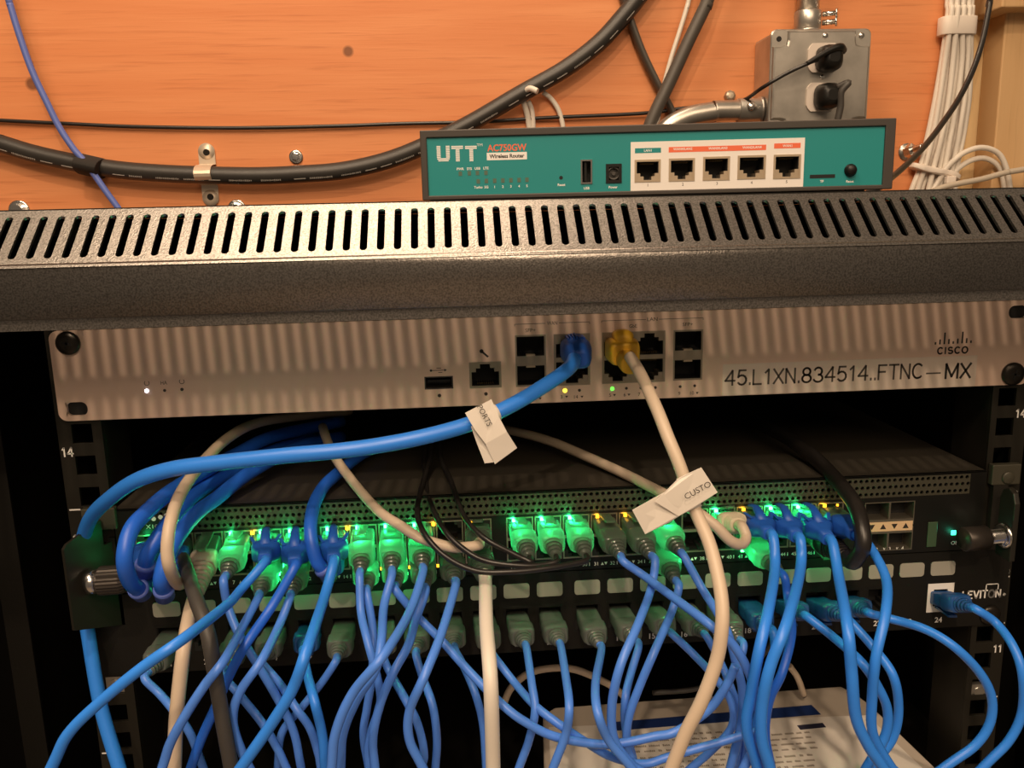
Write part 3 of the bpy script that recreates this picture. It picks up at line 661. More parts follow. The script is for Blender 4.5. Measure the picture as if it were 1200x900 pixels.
for i, x in enumerate(LX):
    m = MB(); W2 = 6.7
    z1, z0 = -138.9, -146.7; r = 1.6; pts = []
    for (cx, cz, a0) in ((x+W2-r, z1-r, 0), (x-W2+r, z1-r, 90), (x-W2+r, z0+r, 180), (x+W2-r, z0+r, 270)):
        for q in range(4): a = math.radians(a0+q*30); pts.append((cx+r*math.cos(a), -.5, cz+r*math.sin(a)))
    m.prism(pts, (0, .5, 0)); m.build('label_window', LABELW, pp)
    if i == 22: continue
    s_, d_, g_ = MB(), MB(), MB(); rj_socket(s_, d_, g_, x-7.3, x+7.3, ZJ0, ZJ1, .2, False, rim=3.4 if i == 23 else 1.3)
    o = s_.build('keystone_jack', WPANEL if i == 23 else BLKS, pp); d_.build('socket', HOLE, o); g_.build('contacts', GOLD, o)
    if i == 23: o['label'] = 'white jack'
p = MB()
for i, x in enumerate(LX):
    text(p, str(i+1), height=3.1, T=TR(x-1 if i < 9 else x, -.06, -172.6), bold=.2)
x1 = at(1175, 693, 0).x; x0 = at(1126, 697, 0).x; zc = at(1157, 696, 0).z
stroke_text(p, 'LEVITON', x1-x0-2.2, 4.1, TR((x0+x1)/2, -.06, zc), th=.2, gap=.2)
text(p, '®', height=1.6, T=TR(x1+1.0, -.06, zc-.8))
q0, q1 = at(1155, 690, 0).x, at(1170, 690, 0).x; zt2 = at(1162, 684, 0).z
p.box(q0, q1, -.06, -.01, zt2-.5, zt2); p.box(q0, q0+.5, -.06, -.01, zc+2.4, zt2); p.box(q1-.5, q1, -.06, -.01, zc+2.4, zt2)
p.build('printed_markings', WPRINT, pp)
rack_screw(473.85, -171.45, 5.6, 'rack_screw', SCREWM, pp); c = at(128, 713, 0); rack_screw(c.x, c.z, 3.2, 'rack_screw', SCREWM, pp)

# ------------------------------------------------------------------ patch cables
def srect(w, h, n=16, e=4.0):
    out = []
    for k in range(n):
        a = 2*math.pi*(k+.5)/n; c_, s__ = math.cos(a), math.sin(a)
        out.append((w/2*math.copysign(abs(c_)**(2/e), c_), h/2*math.copysign(abs(s__)**(2/e), s__)))
    return out
def axis_T(p, d):
    d = d.normalized(); up = Vector((0, 0, 1)); r = d.cross(up).normalized(); u = r.cross(d)
    # local: X = right, Y = -d (into the socket), Z = up
    m_ = Matrix.Identity(4)
    for i, v in enumerate((-r if (-r).x > 0 else r, -d, u)):
        for j in range(3): m_[j][i] = v[j]
    m_.translation = p; return m_
def secs(mb, L, T, e=4.0):       # L: (distance from port, w, h, dz)
    mb.loft([[Vector((x, -t, z+dz)) for x, z in srect(w_, h_, 16, e)] for t, w_, h_, dz in L], T, smooth=True)
def make_plug(root, p, d, style, up=True, L=36):
    T = axis_T(p, d); k = 1 if up else -1
    if style in ('clear', 'smoke', 'bclear', 'beigeplug', 'whiteplug', 'blueboot', 'yellow', 'thickboot', 'ribbed', 'blackboot'):
        body = {'smoke': SMOKE, 'bclear': BCLEAR}.get(style, CLEAR)
        b = MB(); secs(b, [(-7, 11.2, 7.0, 0), (2, 11.4, 7.2, 0), (11, 11.4, 7.4, 0), (12.5, 11, 7.2, 0)], T, 8)
        plug = b.build('plug', body, root)
        t = MB(); t.prism([T @ Vector(q) for q in ((-2.9, 6, k*3.7), (2.9, 6, k*3.7), (2.2, -13, k*7.2), (-2.2, -13, k*7.2))], (T.to_3x3() @ Vector((0, 0, k*1.1)))); t.build('latch_tab', body, plug)
        if style in ('clear', 'smoke', 'bclear'):
            w_ = MB()
            for q in range(4): w_.box(-3.6+q*2.2, -2.6+q*2.2, -2, 5, -1.2, 1.4, T)
            w_.build('wire_ends', GOLD, plug)
    if style in ('clear', 'smoke', 'bclear'):
        bm_ = {'clear': CLEAR, 'smoke': SMOKE, 'bclear': BCLEAR}[style]
        b = MB(); secs(b, [(12.5, 12.2, 8.6, 0), (14, 12.8, 9.4, 0), (21, 12.4, 9.2, 0), (24, 10.0, 8.2, 0)], T, 5)
        for q in range(4):
            t0 = 23.6+q*(L-24)/4; s0 = 9.0-q*1.1; secs(b, [(t0, s0, s0*.92, 0), (t0+(L-24)/4*.62, s0-.3, s0*.92-.3, 0), (t0+(L-24)/4*.66, s0-1.7, s0-1.9, 0), (t0+(L-24)/4*1.02, s0-1.8, s0-2.0, 0)], T, 2.2)
        b.build('strain_relief_boot', bm_, root)
    elif style == 'blueboot':
        b = MB(); secs(b, [(16, 12, 8.6, 0), (17.5, 13.8, 10.2, 0), (22.5, 13.2, 9.6, 0), (26, 9.0, 7.6, 0), (28.5, 6.8, 6.6, 0), (L, 5.6, 5.6, 0)], T, 4)
        for sx in (-1, 1): b.prism([T @ Vector((sx*5.9, -13, k*2)), T @ Vector((sx*7.6, -15, k*6.4)), T @ Vector((sx*5.6, -22, k*5.0)), T @ Vector((sx*4.4, -20, k*1.6))], T.to_3x3() @ Vector((-sx*1.6, 0, 0)))
        b.build('boot', BBOOT, root)
        b = MB(); b.tube([T @ Vector(q) for q in ((0, 2, k*5.6), (0, -4, k*7.0), (0, -12, k*7.8), (0, -18, k*6.2), (0, -23, k*3.2))], lambda t: .9+.9*t, n=8, flat=1.6); b.build('tab_guard', BBOOT, root)
    elif style in ('thickboot', 'ribbed', 'blackboot', 'whiteplug', 'beigeplug'):
        mt = {'thickboot': BBOOT, 'ribbed': mat('grey_beige_boot', (.40, .33, .26), .5), 'blackboot': BLACKC, 'whiteplug': CLEAR, 'beigeplug': mat('cream_boot', (.62, .55, .40), .5)}[style]
        b = MB(); secs(b, [(9, 12.4, 9.4, 0), (12, 13.2, 10.4, 0), (18, 12.6, 10, 0)], T, 4); n = 6; s0 = 11.8; s1 = 7.8
        for q in range(n):
            t0 = 17.5+(L-17.5)*q/n; dl = (L-17.5)/n; a = s0+(s1-s0)*q/n; secs(b, [(t0, a, a*.9, 0), (t0+dl*.6, a-.2, a*.9-.2, 0), (t0+dl*.66, a-1.6, a*.9-1.5, 0), (t0+dl*1.02, a-1.7, a*.9-1.6, 0)], T, 2.6)
        b.build('boot', mt, root)
    return T
ORD = ['first', 'second', 'third', 'fourth', 'fifth', 'sixth', 'seventh', 'eighth', 'ninth', 'tenth', 'eleventh', 'twelfth', 'thirteenth', 'fourteenth', 'fifteenth', 'sixteenth', 'seventeenth', 'eighteenth', 'nineteenth', 'twentieth', 'twenty-first', 'twenty-second', 'twenty-third', 'last']
def path3(px, ys, ye, ramp=.45, y0=None, tail=True):
    P = []; L = [0]
    for a, b in zip(px, px[1:]): L.append(L[-1]+math.dist(a[:2], b[:2]))
    for (q, l) in zip(px, L):
        t = min(1, l/max(1, L[-1]*ramp)); t = t*t*(3-2*t)
        Y = q[2] if len(q) > 2 else ys+(ye-ys)*t
        P.append(at(q[0], q[1], Y))
    if tail and px[-1][1] > 880: P.append(P[-1]+(P[-1]-P[-2]).normalized()*40)
    return P
def cable(label, port, style, px, ye, r=1.95, cm=None, up=True, L=36, group='blue patch cables', ys=None, name='patch_cable', n=9, cat='cable'):
    root = thing(name, tuple(port), label, cat, group)
    ys = -L if ys is None else ys
    P = path3(px, ys, ye); d = P[0]-port
    if style:
        make_plug(root, port, d, style, up, d.length-1.0)
        P[0] = port+d*( (d.length-3)/d.length)
        P.insert(1, port+d*((d.length+4)/d.length))
    m = MB(); pts = spline(P, 8); m.tube(pts, r, n=10); m.build('jacket', cm or BLUE2, root)
    return root, pts
ZTOP, ZLOW = (ZP1+ZPM)/2, (ZP0+ZPM)/2
def sp(c, top=True): return Vector((colX[c-1], -.5, ZTOP if top else ZLOW))
def jp(c): return Vector((LX[c-1], -.5, (ZJ0+ZJ1)/2+.3))
def sl(c, top, what): return f"{what} plugged into the {ORD[c-1]} {'top' if top else 'bottom'}-row switch port"
SW = [ # col, top?, style, path, end depth, radius, material, description
 (4, True, 'clear', [(264,677),(267,710),(280,743),(307,787),(330,827),(345,860),(353,900)], -51, 1.95, BLUE2, 'slim blue cable with green-lit clear plug'),
 (5, True, 'blueboot', [(310,657),(283,690),(267,708),(217,747),(167,782),(117,823),(80,860),(60,900)], -118, 2.1, BLUE3, 'bright blue cable with blue boot sweeping down left,'),
 (6, True, 'blueboot', [(345,662),(317,713),(287,757),(268,793),(252,830),(235,868),(222,905)], -62, 2.2, BLUE, 'blue cable with blue boot'),
 (5, False, 'clear', [(303,698),(283,737),(263,773),(240,803),(218,837),(200,870),(190,900)], -92, 1.95, BLUE2, 'slim blue cable with clear plug'),
 (6, False, 'clear', [(340,698),(327,733),(307,773),(280,813),(273,847),(285,885),(295,905)], -80, 1.95, BLUE2, 'slim blue cable with clear plug'),
 (7, True, 'blueboot', [(391,657),(380,700),(360,760),(343,807),(317,850),(287,893),(275,910)], -102, 2.3, BLUE3, 'blue cable with blue boot'),
 (8, True, 'clear', [(422,672),(423,717),(431,752),(441,790),(446,822),(436,855),(431,880),(434,905)], -66, 1.9, BLUE2, 'slim blue cable with green-lit clear plug'),
 (8, False, 'clear', [(430,692),(437,740),(436,790),(430,830),(426,862),(433,905)], -56, 1.9, BLUE2, 'slim blue cable with clear plug'),
 (9, True, 'clear', [(459,670),(450,710),(447,750),(440,785),(418,820),(402,860),(399,905)], -84, 1.95, BLUE2, 'slim blue cable with green-lit clear plug'),
 (9, False, 'clear', [(464,688),(490,723),(517,750),(550,787),(590,827),(617,847),(650,863),(700,872),(733,870),(767,863),(793,857),(830,832),(850,805),(862,780)], -80, 1.95, BLUE2, 'long slim blue cable swooping right'),
 (10, True, 'clear', [(495,667),(480,717),(450,767),(413,813),(393,860),(388,905)], -98, 2.0, BLUE2, 'slim blue cable with green-lit clear plug'),
 (10, False, 'clear', [(498,690),(487,727),(478,757),(460,790),(445,827),(437,867),(440,905)], -76, 1.95, BLUE2, 'slim blue cable with clear plug'),
 (11, False, 'clear', [(533,683),(517,743),(497,793),(480,833),(480,867),(497,903)], -86, 2.0, BLUE2, 'slim blue cable with unlit clear plug'),
 (12, False, 'whiteplug', [(568,676),(570,733),(575,800),(578,903)], -96, 3.15, WHITE, 'thick white cable hanging straight down'),
 (16, True, 'clear', [(729,654),(755,675),(793,703),(833,733),(860,757),(877,787),(887,820),(890,853),(883,877),(870,903)], -92, 1.95, BLUE2, 'slim blue cable with amber-lit clear plug'),
 (17, True, 'clear', [(765,654),(762,693),(747,733),(727,780),(717,827),(720,867),(740,895),(757,908)], -84, 2.0, BLUE2, 'slim blue cable with amber-lit clear plug'),
 (18, False, 'clear', [(793,683),(787,717),(767,763),(750,803),(737,840),(735,870),(745,903)], -65, 2.0, BLUE2, 'slim blue cable with clear plug'),
 (18, True, 'clear', [(800,650),(823,690),(850,735),(862,775),(870,810),(868,850),(855,903)], -70, 2.0, BLUE2, 'slim blue cable with green-lit clear plug'),
 (21, True, 'blueboot', [(903,627),(908,667),(900,717),(890,760),(880,813),(875,853),(888,900)], -98, 2.4, BLUE3, 'blue cable with blue boot'),
 (22, True, 'blueboot', [(935,630),(938,667),(923,727),(903,780),(893,827),(893,867),(903,903)], -104, 2.4, BLUE3, 'blue cable with blue boot'),
 (21, False, 'clear', [(915,672),(923,700),(928,740),(917,787),(902,820),(897,860),(905,905)], -74, 2.0, BLUE, 'blue cable with green-lit clear plug'),
 (23, True, 'blueboot', [(972,633),(983,677),(993,733),(998,787),(1003,840),(1017,873),(1035,900)], -100, 2.4, BLUE3, 'blue cable with blue boot'),
]
for c_, top, st, px, ye, r, cm, desc in SW:
    if st == 'whiteplug':
        root, pts = cable(sl(c_, top, desc), sp(c_, top), st, px, ye, r, cm, top, group='white cables')
    else: cable(sl(c_, top, desc), sp(c_, top), st, px, ye, r, cm, top)
# cable from behind the black loop, last switch column
cable('blue cable dropping from the last top-row switch port behind the black loop', sp(24, True), 'blueboot', [(1004,628),(1019,640),(1038,677),(1038,717),(1027,767),(1022,817),(1023,860),(1043,897),(1055,910)], -88, 2.2, BLUE3, False)
# black-jacketed ones
BLKP = [
 (15, 'thin black cable with clear plug, lowest of three crossing the ports', [(687,652,-38),(670,661,-46),(640,666,-50),(600,670,-52),(558,669,-50),(522,652,-44),(497,625,-36),(489,600,-16),(494,572,10),(505,530,47),(503,505,94)]),
 (14, 'thin black cable with clear plug, middle of three crossing the ports', [(652,653,-38),(640,661,-44),(614,663,-46),(572,658,-44),(544,644,-40),(519,619,-30),(503,585,0),(499,560,26),(498,530,54),(510,505,104)]),
 (13, 'thin black cable with clear plug, uppermost of three crossing the ports', [(621,654,-38),(612,654,-41),(600,648,-40),(567,630,-36),(544,605,-22),(528,563,8),(516,533,38),(519,505,84)]),
]
for c_, lab, px in BLKP: cable(lab, sp(c_), 'clear', px, -40, 1.35, BLACKC, True, group='thin black cables')
# beige / white ones
cable('cream cable running left from the twelfth top-row switch port over the thin black cables', sp(12), 'whiteplug', [(561,636,-24),(545,641,-30),(528,641,-32),(494,631,-31),(469,616,-28),(444,599,-18),(417,569,2),(394,538,20),(384,518,40),(378,500,58)], 0, 2.5, BEIGE, True, group='cream cables', ys=-26)
cable('cream cable looping from the right under the paper tag into a cream plug', sp(20), 'beigeplug', [(866,616,-24),(874,630,-32),(868,638,-37),(855,633,-40),(836,614,-38),(808,595,-30),(767,573,-10),(725,552,15),(683,533,40),(642,516,66),(600,505,90),(560,498,120)], 0, 2.7, BEIGE, True, group='cream cables', ys=-24)
cable('beige cable with ribbed boot hanging from the third top-row switch port', sp(3), 'ribbed', [(228,697,-33),(222,720,-50),(216,755,-66),(210,805,-72),(206,850,-74),(204,905,-76)], 0, 3.0, BEIGE, True, group='cream cables')
cable('beige cable arching over the switch and bending down at the left ports', sp(3, False), None, [(216,668,-6),(214,682,-20),(208,684,-42),(200,668,-62),(196,645,-64),(200,612,-58),(212,578,-40),(235,545,-14),(265,515,20),(300,496,50),(350,488,90),(410,482,130)], 0, 2.7, BEIGE, group='cream cables', ys=-20)
cable('dark grey rubber cable hanging beside the beige one at the left', sp(2, False), None, [(213,652,-14),(219,668,-34),(229,700,-64),(243,740,-80),(252,790,-84),(262,850,-86),(272,905,-86)], 0, 3.1, GREYC, group='dark cables', ys=-22)
# thick blue ones at the left of the switch
def thick(label, port, px, ringi=0, r=3.55):
    root = thing('patch_cable', tuple(port), label, 'cable', 'thick blue cables')
    P = path3(px, 0, 0, tail=False); T = make_plug(root, port, P[0]-port, 'thickboot', False, (P[0]-port).length-1)
    d0 = (P[0]-P[1]).normalized(); m = MB(); m.lathe(P[0]-d0*2+d0*0, d0, [(0, r+.2), (.3, r+1.0), (2.2, r+1.1), (2.6, r+.6), (7, r+.8)], n=20); m.build('boot_ring', BRING, root)
    m = MB(); m.tube(spline(P, 8), r, n=12); m.build('jacket', BLUE, root)
thick('outermost thick blue cable bending into the first lower left switch port', sp(1, False), [(163,691,-40),(152,680,-50),(146,655,-56),(153,622,-50),(172,600,-38),(200,576,-18),(240,552,8),(281,530,36),(322,511,62),(400,494,110)])
thick('thick blue cable diving into the first top left switch port', sp(1, True), [(170,663,-36),(173,650,-38),(186,629,-34),(203,606,-24),(230,578,-4),(267,556,24),(310,532,56),(370,512,100)])
thick('thick blue cable beside the beige arch bending into the second left switch port', sp(2, True), [(192,692,-42),(189,678,-48),(197,650,-44),(213,622,-34),(232,600,-20),(255,583,-4),(294,553,22),(350,524,58),(400,512,96)])
thick('dim dark blue cable curling into the lower port beneath the third blue boot', sp(7, False), [(380,668,-26),(370,655,-28),(364,625,-24),(367,595,-10),(378,572,6),(392,558,20),(420,535,52),(450,520,86)], r=3.2)
# black loop right
cable('thick black cable arching down over the right end of the switch ports', sp(24, False)+Vector((-7, 0, 0)), 'blackboot', [(994,655,-34),(1004,654,-42),(1011,640,-46),(1010,618,-42),(1002,592,-30),(982,565,-8),(955,537,18),(925,515,44),(900,502,70),(870,488,110)], 0, 3.9, BLACKC, False, group='dark cables', ys=-30)
# firewall: blue boot + cable with tag, yellow boot + white cable with tag
fwb = at(672, 408, 0); fwb.y = -.5
root = thing('patch_cable', tuple(fwb), 'thick blue cable from the silver appliance sweeping left with a paper tag', 'cable', 'thick blue cables')
pxl = [(674,417,-14),(673,421,-20),(668,430,-28),(653,442,-36),(617,465,-46),(587,481,-52),(550,497,-56),(500,511,-60),(450,521,-62),(400,528,-64),(333,534,-64),(250,543,-60),(200,550,-56),(160,563,-48),(130,583,-36),(107,606,-20),(97,635,-7),(95,665,-5),(97,700,-5),(102,735,-6),(118,827,-14),(141,905,-22),(150,940,-24)]
P = [at(*q) for q in pxl]
MXP1 = spline(P, 8)
m = MB(); m.tube(MXP1, lambda t: 3.35, n=14); m.build('jacket', BLUE3, root)
T = axis_T(Vector((fwb.x, -.5, fwb.z)), Vector((.02, -1, -.05)))
b = MB(); secs(b, [(-7, 11.2, 7, 0), (3, 11.4, 7.4, 0)], T, 8); b.build('plug', SMOKE, root)
b = MB(); secs(b, [(0, 13.6, 11.4, 0), (4, 14.6, 13, 0), (10, 14.4, 13, 0), (14, 13, 12, -.4), (18, 10.8, 10.4, -1.0), (20, 8.6, 8.4, -1.2), (20.6, 6, 6, -1.2)], T, 3)
bo = b.build('boot', BBOOT, root)
b = MB()
for q in range(7): b.box(-4.4+q*1.3, -3.6+q*1.3, -10+abs(q-3)*.5, -1, 5.9, 8.0-abs(q-3)*.35, T)
b.build('grip_ribs', BBOOT, bo)
# yellow
yw = at(730, 408, 0); root2 = thing('patch_cable', (yw.x, -.5, yw.z), 'white cable with yellow boot plugged into the silver appliance, tag below', 'cable', 'white cables')
pxl = [(738,418,-25),(744,427,-32),(753,443,-44),(770,480,-62),(783,513,-72),(797,547,-78),(814,596,-84),(831,636,-92),(841,674,-100),(846,705,-106),(846,735,-110),(840,773,-112),(823,820,-114),(803,860,-114),(787,900,-114),(775,930,-114)]
P = [at(*q) for q in pxl]; WXP = spline(P, 8)
m = MB(); m.tube(WXP, 2.75, n=14); m.build('jacket', BEIGE, root2)
T = axis_T(Vector((yw.x-1.5, -.5, yw.z)), Vector((0, -1, 0)))
b = MB(); secs(b, [(0, 15.2, 11.6, 0), (6, 15.4, 12, 0), (12, 14.4, 11.4, -.6), (14, 12, 10, -1.2)], T, 5)
secs(b, [(10, 9.5, 9.5, -2.5), (22, 9.2, 9.2, -4.0), (24.5, 8.4, 8.4, -4.2)], T, 2.4); secs(b, [(2, 8, 4, 6.4), (3, 9.6, 6.6, 6.8), (9, 9.6, 6.6, 6.8), (12, 7, 3, 5.6)], T, 2.6)
b.build('boot', YEL, root2)
b = MB(); secs(b, [(-7, 11.2, 7, 0), (2, 11.4, 7.4, 0)], T, 8); b.build('plug', SMOKE, root2)

# paper tags folded over the cables
def paper_tag(label, polys, Y, words, wpos, wang, wsize, band, cable_pts, r):
    c = at(*band, Y); root = thing('paper_tag', tuple(c), label, 'tag', 'folded paper cable tags')
    for k, (poly, dy) in enumerate(polys):
        m = MB(); pts = [at(a, b, Y+dy+.9*math.sin(i*1.7)) for i, (a, b) in enumerate(poly)]
        m.prism(pts, (0, .35, 0)); m.build('paper_flag', PAPER, root)
    # wrap-around loop
    idx = min(range(len(cable_pts)), key=lambda i: (cable_pts[i]-at(*band, cable_pts[i].y)).length)
    pth = cable_pts[max(0, idx-3):idx+4]; m = MB(); m.tube(pth, r+.45, n=16); m.build('paper_wrap', PAPER, root)
    p = MB(); c = at(*wpos, Y-1.6); ux = (at(wpos[0]+math.cos(wang)*10, wpos[1]+math.sin(wang)*10, Y-1.6)-c).normalized(); uz = ux.cross(Vector((0, 1, 0))); uz = -uz if uz.z < 0 and abs(wang) < 1.5 else uz
    T = frame_T(c, ux, Vector((-ux.z, 0, ux.x)), Vector((0, -1, 0))); text(p, words, height=wsize, T=T); p.build('lettering', DPRINT, root)
paper_tag('white paper tag on the blue cable lettered PORTS', [([(545,484),(576,468),(584,487),(594,506),(606,525),(580,544),(569,520),(556,503)], 0), ([(552,500),(578,492),(590,520),(584,541),(568,543),(559,520)], 1.4)], -64, 'PORTS', (568,487), 1.08, 2.3, (568,490), MXP1, 3.35)
paper_tag('cream paper tag on the white cable lettered CUSTO', [([(768,588),(796,560),(822,548),(841,577),(812,596),(795,605)], 0), ([(741,598),(775,579),(800,566),(808,597),(785,612),(756,626)], 1.5)], -88.5, 'CUSTO', (817.5,574.5), -.50, 2.5, (806,578), WXP, 2.75)

# ------------------------------------------------------------------ patch panel cables
PP = [
 (1, 'smoke', [(173,790),(187,813),(203,832),(223,860),(240,905)], -48, 'slim blue cable'),
 (3, 'smoke', [(263,785),(283,817),(307,847),(325,877),(338,905)], -52, 'slim blue cable'),
 (4, 'smoke', [(308,772),(327,800),(347,830),(363,853),(373,883),(377,905)], -58, 'slim blue cable'),
 (5, 'bclear', [(356,762),(360,790),(368,820),(378,863),(381,905)], -66, 'blue cable with blue plug'),
 (6, 'smoke', [(394,772),(377,800),(353,830),(330,860),(325,905)], -42, 'slim blue cable'),
 (7, 'smoke', [(450,768),(458,790),(477,823),(490,850),(497,883),(493,905)], -62, 'slim blue cable'),
 (8, 'smoke', [(488,765),(495,793),(507,827),(512,867),(510,905)], -56, 'slim blue cable'),
 (9, 'smoke', [(533,759),(543,780),(557,813),(566,850),(570,905)], -50, 'slim blue cable'),
 (10, 'smoke', [(576,762),(603,800),(627,827),(657,850),(687,870),(717,887),(755,895),(790,885)], -75.5, 'long slim blue cable'),
 (11, 'smoke', [(616,757),(623,800),(627,833),(620,867),(607,903)], -68, 'slim blue cable'),
 (12, 'smoke', [(656,755),(663,793),(667,827),(663,860),(647,903)], -86, 'slim blue cable'),
 (13, 'smoke', [(703,757),(698,800),(700,833),(713,867),(740,900)], -98, 'slim blue cable'),
 (14, 'smoke', [(746,753),(740,787),(733,817),(733,853),(745,900)], -60, 'slim blue cable'),
 (15, 'smoke', [(787,742),(813,767),(837,793),(857,823),(857,853),(833,880),(810,900)], -57, 'slim blue cable'),
 (16, 'smoke', [(826,744),(843,773),(857,807),(867,840),(863,887),(858,905)], -51, 'slim blue cable'),
 (17, 'smoke', [(868,752),(866,787),(874,830),(872,880),(864,905)], -50, 'slim blue cable'),
 (18, 'bclear', [(903,738),(907,770),(893,820),(884,870),(890,905)], -58, 'blue cable with blue plug'),
 (19, 'bclear', [(944,722),(977,747),(1010,777),(1030,807),(1040,833),(1037,863),(1017,897)], -72, 'blue cable with blue plug'),
 (20, 'bclear', [(990,724),(1027,763),(1047,793),(1053,830),(1047,863),(1027,893)], -60, 'blue cable with blue plug'),
 (21, 'bclear', [(1018,718),(1043,725),(1083,737),(1117,757),(1147,787),(1162,817),(1160,847),(1143,873),(1110,897)], -60, 'blue cable with blue plug curving wide right,'),
 (24, 'bclear', [(1140,713),(1167,730),(1187,757),(1198,790),(1198,833),(1183,867),(1153,898)], -60, 'blue cable plugged into the white jack,'),
]
for c_, st, px, ye, desc in PP:
    cable(f"{desc} from the {ORD[c_-1]} jack of the patch panel" if c_ < 23 else f"{desc} right end of the patch panel", jp(c_), st, px, ye, 2.15 if st == 'bclear' else 1.9, BLUE3 if st == 'bclear' else BLUE2, False, group='patch panel cables', L=34)
# dim beige cable arching far behind
m = MB(); m.tube(spline([at(588, 830, 60), at(600, 805, 60), at(625, 787, 62), at(665, 783, 64), at(700, 795, 66), at(730, 815, 70), at(745, 850, 80)]), 2.2); o = m.build('beige_cable', BEIGE); o.name = 'cable'; tag(o, 'dim beige cable arching in the shade above the paper', 'cable', 'cream cables')
m = MB(); m.tube(spline([at(765, 812, 40), at(820, 806, 42), at(880, 780, 44), at(905, 750, 46), at(906, 725, 48), at(895, 700, 48)]), 1.5); o = m.build('cable', GREYC); tag(o, 'thin dark cable curving in the gap below the patch panel', 'cable', 'dark cables')
m = MB(); m.tube(spline([at(925, 780, 60), at(935, 795, 62), at(942, 815, 66)]), 2.0); o = m.build('cable', BEIGE); tag(o, 'short dim brown cable end showing above the paper edge', 'cable', 'cream cables')

# ------------------------------------------------------------------ carton with printed sheet
ZB = -262.0
bx = thing('carton', tuple(at_z(800, 880, ZB)), 'pale carton with a printed sheet lying in the bottom of the cabinet', 'box')
poly = [at_z(*q, ZB) for q in ((636,838),(650,829),(985,804),(1002,812),(1020,826),(1112,915),(1170,985),(640,1010))]
m = MB(); m.prism(poly, (0, 0, -70)); m.build('carton_body', mat('pale_card', (.66, .57, .47), .6, noise=.12, nscale=25), bx, bevel=1)
sh = [at_z(*q, ZB+.5) for q in ((643,852),(1016,838),(1100,918),(1150,975),(650,1000))]
m = MB(); m.prism(sh, (0, 0, -.3)); sheet = m.build('printed_sheet', PAPER, bx)
m = MB(); m.prism([at_z(*q, ZB+.7) for q in ((721,846),(951,826),(962,837),(722,856))], (0, 0, -.15)); m.build('printed_band', NAVY, bx)
m = MB(); m.prism([at_z(*q, ZB+.7) for q in ((934,850),(964,847),(968,852),(938,855))], (0, 0, -.15)); m.build('printed_badge', mat('dark_badge', (.03, .03, .06), .5), bx)
p = MB()
for (xa_, xb_, ya, n_, dy) in ((745, 870, 864, 9, 6.0), (905, 960, 862, 7, 6.2)):
    for k in range(n_):
        y = ya+k*dy+(2 if k > 3 else 0); s0 = xa_-k*1.0
        a, b = at_z(s0, y, ZB+.75), at_z(xb_+k*1.8-random.random()*12, y-2-(xb_-xa_)*.035, ZB+.75)
        dv = b-a; L = dv.length; ux = dv.normalized(); T = frame_T(a, ux, Vector((-ux.y, ux.x, 0)), Vector((0, 0, 1)))
        T2 = T.copy(); x = 0
        while x < L-3:
            wl = random.uniform(2.5, 8); wl = min(wl, L-x)
            q = [a+ux*x, a+ux*(x+wl)]; up_ = Vector((-ux.y, ux.x, 0))*(1.5 if True else 1)
            for s_ in range(int(wl/1.1)):
                c0 = q[0]+ux*(s_*1.1); p.prism([c0, c0+ux*.75, c0+ux*.75+up_*random.uniform(.7, 1.2), c0+up_*random.uniform(.7, 1.2)], (0, 0, -.1))
            x += wl+1.3
pt = p.build('printed_text', GPRINT, sheet)

# ------------------------------------------------------------------ router on top
ra = at(495.5, 236.5, 58); rb2 = at(1044.5, 223.5, 36)
zr = (ra.z+rb2.z)/2
def solve_x(px, py, z):   # point on ray with given z ... keep planes level
    return None
RU = Vector((rb2.x-ra.x, rb2.y-ra.y, 0)); RW = RU.length; RU.normalize(); RN = Vector((RU.y, -RU.x, 0))
ang = math.atan2(RU.y, RU.x)
def ruv(px, py):
    d = ray(px, py); t = (ra-CAM).dot(RN)/d.dot(RN); q = CAM+d*t-ra; return q.dot(RU), q.z
RZ0 = (ruv(495.5, 236.5)[1]+ruv(1044.5, 223.5)[1])/2
RZ1 = (ruv(492, 153)[1]+ruv(1047, 138.5)[1])/2
rt = thing('wireless_router', (ra.x, ra.y, ZT), 'teal-fronted wireless router with five white-framed ports on the cabinet top', 'router', None, ang)
zb0 = ra.z+RZ0-ZT; ZO = ra.z-ZT        # local z of measured z=0
def q_(px, py): u, v = ruv(px, py); return u, v+ZO
def rr(a, b, c, d):
    mx, my = (a+c)/2, (b+d)/2; return q_(a, my)[0], q_(c, my)[0], q_(mx, d)[1], q_(mx, b)[1]
z0, z1 = max(2.5, RZ0+ZO), RZ1+ZO
ports = [rr(743.5, 187, 774, 213.5), rr(783.5, 185.5, 814, 212.5), rr(823.5, 183.5, 855, 211.5), rr(864, 182, 897, 210), rr(906, 181, 938, 209.5)]
usb = rr(680.5, 187, 694, 215.5); pw = rr(710, 192, 728.5, 214.5)
hol = ports+[usb, pw]
tp = (q_(500, 162)[0], q_(1038, 147)[0]-.3, (q_(503, 230)[1]+q_(1034, 216)[1])/2, (q_(500, 162)[1]+q_(1038, 147.5)[1])/2)
m = MB(); holed_plate(m, 0, RW, z0, z1, [tp], -1.2, 2.5); m.build('bezel', FRAME, rt, bevel=.5)
m = MB(); holed_plate(m, tp[0], tp[1], tp[2], tp[3], hol, 0, 1); m.build('teal_front_plate', TEAL, rt)
m = MB(); m.box(.5, RW-.5, 13, 150, z0+.5, z1-.5); m.box(.5, RW-.5, 2.5, 13, z1-1.5, z1-.5); m.box(.5, RW-.5, 2.5, 13, z0+.5, z0+1.5); m.box(.5, 2, 2.5, 13, z0+1.5, z1-1.5); m.box(RW-2, RW-.5, 2.5, 13, z0+1.5, z1-1.5); m.build('case', FRAME, rt)
